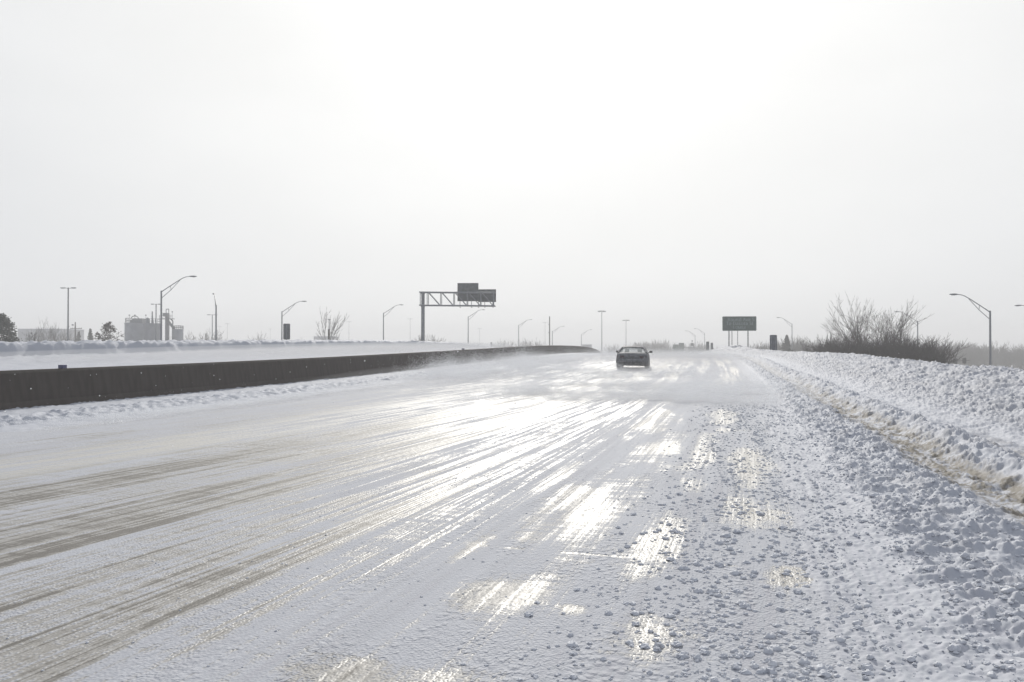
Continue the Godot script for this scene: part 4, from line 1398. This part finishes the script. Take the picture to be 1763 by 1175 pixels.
func build_clods():
	var kinds := []
	for k in 8: kinds.append(clod_mesh(40 + k))
	# the ones that stand out in the photograph: pixel and width
	var known := [[993, 1016, 16], [1090, 887, 14], [1169, 853, 14], [1248, 912, 16], [1268, 918, 18], [1250, 925, 20], [1308, 888, 15], [1155, 965, 20], [1134, 980, 10], [1219, 979, 14], [1264, 989, 20], [1298, 987, 16], [1355, 985, 13], [1223, 1021, 22], [1275, 1040, 22], [1152, 1062, 20], [1095, 1076, 16], [1070, 1087, 9], [1134, 1113, 20], [1170, 1131, 20], [1247, 1061, 14], [1307, 1114, 16], [1363, 1115, 16], [1388, 1053, 18], [1385, 1156, 18], [1336, 935, 14], [1334, 958, 17], [1347, 956, 15], [1311, 959, 13], [1257, 728, 6], [1118, 1158, 14], [1190, 1002, 10], [1232, 948, 12], [1352, 990, 16], [1345, 1025, 16], [1208, 935, 8], [1186, 840, 7], [1311, 834, 10], [1284, 848, 9], [1330, 860, 9], [1507, 870, 26], [1740, 1047, 32], [1413, 1153, 26], [1573, 893, 16], [1445, 872, 9], [1625, 1055, 14], [1500, 1010, 12], [1228, 1170, 16], [1265, 1172, 18], [1345, 1172, 14]]
	var list := []
	for q in known:
		var z: float = EYE * F / (q[1] - 600.0)
		var x: float = (q[0] - 881.5) / F * z
		var u := x * cos(PHI0) - z * sin(PHI0)
		var s := x * sin(PHI0) + z * cos(PHI0)
		u += s * s / (2.0 * BEND)
		list.append([u, s, 0.85 * q[2] / F * z, 0.0])
	for i in 44000:
		var s := 2.6 + 19.0 * pow(rng.randf(), 1.5)
		var u := rng.randf_range(-1.5, 2.1)
		var dens := (1.0 + 0.8 * smoothstep(0.9, 1.2, u)) * smoothstep(-1.5, 0.1, u) * (1.0 - 0.3 * smoothstep(0.25, 0.5, u) * (1.0 - smoothstep(0.85, 1.2, u)))
		dens *= 0.25 + 0.75 * smoothstep(-0.4, 0.5, n_patch.get_noise_2d(u * 1.6 + 12.0, s * 0.5))
		if rng.randf() > dens: continue
		var size := 0.007 + 0.020 * pow(rng.randf(), 2.6) + 0.045 * pow(rng.randf(), 10.0)
		list.append([u, s, size, 1.0])
	for i in 900:   # sparse crumbs over the middle lanes
		list.append([rng.randf_range(-4.5, -1.0), 3.0 + 15.0 * rng.randf(), 0.008 + 0.012 * pow(rng.randf(), 3.0), 1.0])
	list.sort_custom(func(a, b): return a[2] / a[1] > b[2] / b[1])
	var rest := []
	for i in list.size():
		var q: Array = list[i]
		var base := maxf(0.004, right_snow(q[0], q[1]).x if q[0] > -1.0 else 0.0)
		var p := on_road(q[0], q[1], base + q[2] * 0.03)
		var b := Basis(Vector3.UP, rng.randf() * TAU).scaled(Vector3(1.0, rng.randf_range(0.6, 1.0), rng.randf_range(0.7, 1.0)) * q[2])
		if i < 290:
			var o := mesh_node("snow_clod", kinds[i % kinds.size()], M.clod)
			o.transform = Transform3D(b, p)
			tag(o, "loose lump of snow lying on the icy shoulder in front of the viewer", "snow lump", "snow lumps scattered on the shoulder")
		else:
			rest.append([Transform3D(b, p), i % kinds.size()])
	var holder := Node3D.new()
	holder.name = "snow_crumbs"
	add_child(holder)
	tag(holder, "countless small crumbs of snow scattered over the road", "snow crumbs", "", "stuff")
	for k in kinds.size():
		var mine := rest.filter(func(r): return r[1] == k)
		var mm := MultiMesh.new()
		mm.transform_format = MultiMesh.TRANSFORM_3D
		mm.mesh = kinds[k]
		mm.instance_count = mine.size()
		for i in mine.size(): mm.set_instance_transform(i, mine[i][0])
		var mi := MultiMeshInstance3D.new()
		mi.name = "crumbs" if k == 0 else "crumbs_%03d" % k
		mi.multimesh = mm
		mi.material_override = M.clod
		mi.set_meta("kind", "stuff")
		holder.add_child(mi)

func bank_of_snow(u: float, s: float, up: float, size: Vector3, density: float, label: String, turn := 0.0):
	# three nested veils of even thin snow, so that the bank thins out towards its edge
	var t := thing("blowing_snow", on_road(u, s, up), label, "blowing snow")
	t.set_meta("kind", "stuff")
	t.rotation.y = -heading(s) + turn
	t.rotation.x = (road_y(s + 4.0) - road_y(s - 4.0)) / 8.0
	for k in 3:
		var f := FogVolume.new()
		f.name = "veil" if k == 0 else "veil_%03d" % k
		f.shape = RenderingServer.FOG_VOLUME_SHAPE_ELLIPSOID
		var q: float = [1.25, 0.9, 0.55][k]
		f.size = size * Vector3(q, 0.42 * q, q)
		var m := FogMaterial.new()
		m.density = density * [0.35, 0.45, 0.55][k]
		m.albedo = Color(0.99, 0.99, 1.0)
		f.material = m
		t.add_child(f)
		f.position = Vector3(size.x * 0.06 * (k - 1), 0, size.z * 0.05 * (1 - k))
		f.set_meta("kind", "stuff")

func grain_mesh() -> ArrayMesh:
	var st := begin()
	var p := [Vector3(0.5, 0, 0), Vector3(0, 0, 0.5), Vector3(-0.5, 0, 0), Vector3(0, 0, -0.5)]
	for i in 4:
		for q in [Vector3(0, 0.5, 0), p[(i + 1) % 4], p[i], Vector3(0, -0.5, 0), p[i], p[(i + 1) % 4]]: st.add_vertex(q)
	st.generate_normals()
	return st.commit()

func build_drifting_grains():
	# the ground blizzard itself: loose grains whirled up in streaks that run with the wind, across the road
	# [u from, u to, s from, s to, mean height, grain, count, streak along u, streak along s, threshold, label]
	var grain := grain_mesh()
	for q in [
		[-9.0, 2.2, 20.5, 31.0, 0.10, 0.010, 210000, 0.22, 0.8, -0.05, "plume of drifting snow sweeping across the lanes in front of the car"],
		[-13.5, -1.0, 31.0, 45.0, 0.15, 0.012, 110000, 0.2, 0.5, 0.0, "plume of drifting snow round the car and its wheels"],
		[-15.4, -12.3, 9.0, 30.0, 0.05, 0.008, 80000, 0.5, 0.12, -0.1, "ribbon of drifting snow along the foot of the barrier, near part"],
		[-15.9, -10.5, 28.0, 62.0, 0.26, 0.014, 170000, 0.35, 0.22, -0.1, "plumes of drifting snow rising against the barrier, far part"],
		[-14.0, 2.0, 60.0, 108.0, 0.20, 0.02, 70000, 0.15, 0.25, -0.1, "drifting snow over the crest of the road"],
		[-30.0, -17.0, 30.0, 90.0, 0.16, 0.015, 40000, 0.2, 0.2, 0.0, "drifting snow over the opposite carriageway"]]:
		var places := []
		var tries := 0
		while places.size() < q[6] and tries < q[6] * 4:
			tries += 1
			var u := rng.randf_range(q[0], q[1])
			var s := rng.randf_range(q[2], q[3])
			var n := n_patch.get_noise_2d(u * q[7] + 17.0, s * q[8]) + 0.35 * n_broad.get_noise_2d(u * 1.3, s * 1.3)
			var inside := minf(minf(u - q[0], q[1] - u) / (q[1] - q[0]), minf(s - q[2], q[3] - s) / (q[3] - q[2])) * 5.0
			if n < q[9] + 0.35 * rng.randf() or inside < rng.randf(): continue
			var up: float = -log(maxf(rng.randf(), 1e-5)) * q[4] * (0.6 + 1.2 * clampf(n, 0.0, 0.8))
			var lift := 0.72 if u < -16.5 else 0.02
			places.append(Transform3D(Basis().scaled(Vector3.ONE * q[5] * rng.randf_range(0.6, 1.3)), on_road(u, s, lift + minf(up, 1.6))))
		var mm := MultiMesh.new()
		mm.transform_format = MultiMesh.TRANSFORM_3D
		mm.mesh = grain
		mm.instance_count = places.size()
		for i in places.size(): mm.set_instance_transform(i, places[i])
		var mi := MultiMeshInstance3D.new()
		mi.name = numbered("drifting_snow")
		mi.multimesh = mm
		mi.material_override = M.flake
		add_child(mi)
		tag(mi, q[10], "drifting snow", "", "stuff")

func build_blowing_snow():
	bank_of_snow(-2.0, 25.0, 0.02, Vector3(13.0, 0.7, 10.0), 0.150, "low white veil of blowing snow across the lanes in front of the car")
	bank_of_snow(-3.6, 23.5, 0.02, Vector3(8.0, 0.6, 6.0), 0.155, "denser core of the blowing snow across the lanes")
	bank_of_snow(-0.2, 23.5, 0.02, Vector3(6.0, 0.45, 4.0), 0.169, "thin tongue of blowing snow reaching the right shoulder", 0.5)
	bank_of_snow(-1.0, 30.0, 0.02, Vector3(8.0, 0.5, 6.0), 0.120, "pale wisp of blowing snow right of the car", 0.3)
	bank_of_snow(-5.4, 40.0, 0.02, Vector3(3.4, 1.6, 4.5), 0.132, "snow whirled up behind the wheels of the car")
	bank_of_snow(-6.0, 34.0, 0.0, Vector3(15.0, 0.8, 16.0), 0.090, "broad veil of blowing snow round the car")
	bank_of_snow(-10.5, 29.0, 0.0, Vector3(6.0, 0.9, 26.0), 0.160, "blowing snow streaming along the barrier in the middle distance")
	bank_of_snow(-12.9, 17.5, 0.02, Vector3(1.5, 0.3, 20.0), 0.385, "thin ribbon of blowing snow along the foot of the barrier")
	bank_of_snow(-9.0, 62.0, 0.0, Vector3(20.0, 1.6, 44.0), 0.060, "blowing snow over the road towards the crest")
	bank_of_snow(-2.0, 66.0, 0.0, Vector3(10.0, 1.6, 30.0), 0.096, "blowing snow along the right lanes towards the crest")
	bank_of_snow(-14.4, 33.0, 0.0, Vector3(2.8, 2.2, 20.0), 0.056, "small whirl of snow against the barrier, nearer", 0.06)
	bank_of_snow(-14.4, 54.0, 0.0, Vector3(3.0, 3.0, 30.0), 0.073, "larger whirl of snow against the barrier, farther", -0.04)
	bank_of_snow(-5.0, 96.0, 0.2, Vector3(26.0, 2.2, 30.0), 0.020, "haze of blowing snow over the crest of the road")
	bank_of_snow(-25.0, 50.0, 1.0, Vector3(14.0, 1.8, 60.0), 0.10, "blowing snow over the opposite carriageway")
	build_drifting_grains()
	# single flakes in the air
	var fl := SphereMesh.new()
	fl.radius = 0.5
	fl.height = 1.0
	fl.radial_segments = 8
	fl.rings = 4
	var mm := MultiMesh.new()
	mm.transform_format = MultiMesh.TRANSFORM_3D
	mm.mesh = fl
	var places := []
	for i in 420:
		var z := rng.randf_range(5.0, 24.0)
		var p := at(rng.randf_range(-150, 1900), rng.randf_range(604, 780), z)
		if p.y < 0.3: continue
		places.append(Transform3D(Basis().scaled(Vector3.ONE * rng.randf_range(0.004, 0.012)), p))
	mm.instance_count = places.size()
	for i in places.size(): mm.set_instance_transform(i, places[i])
	var mi := MultiMeshInstance3D.new()
	mi.name = "airborne_snowflakes"
	mi.multimesh = mm
	mi.material_override = M.flake
	add_child(mi)
	tag(mi, "tiny snowflakes drifting through the air", "snowflakes", "", "stuff")
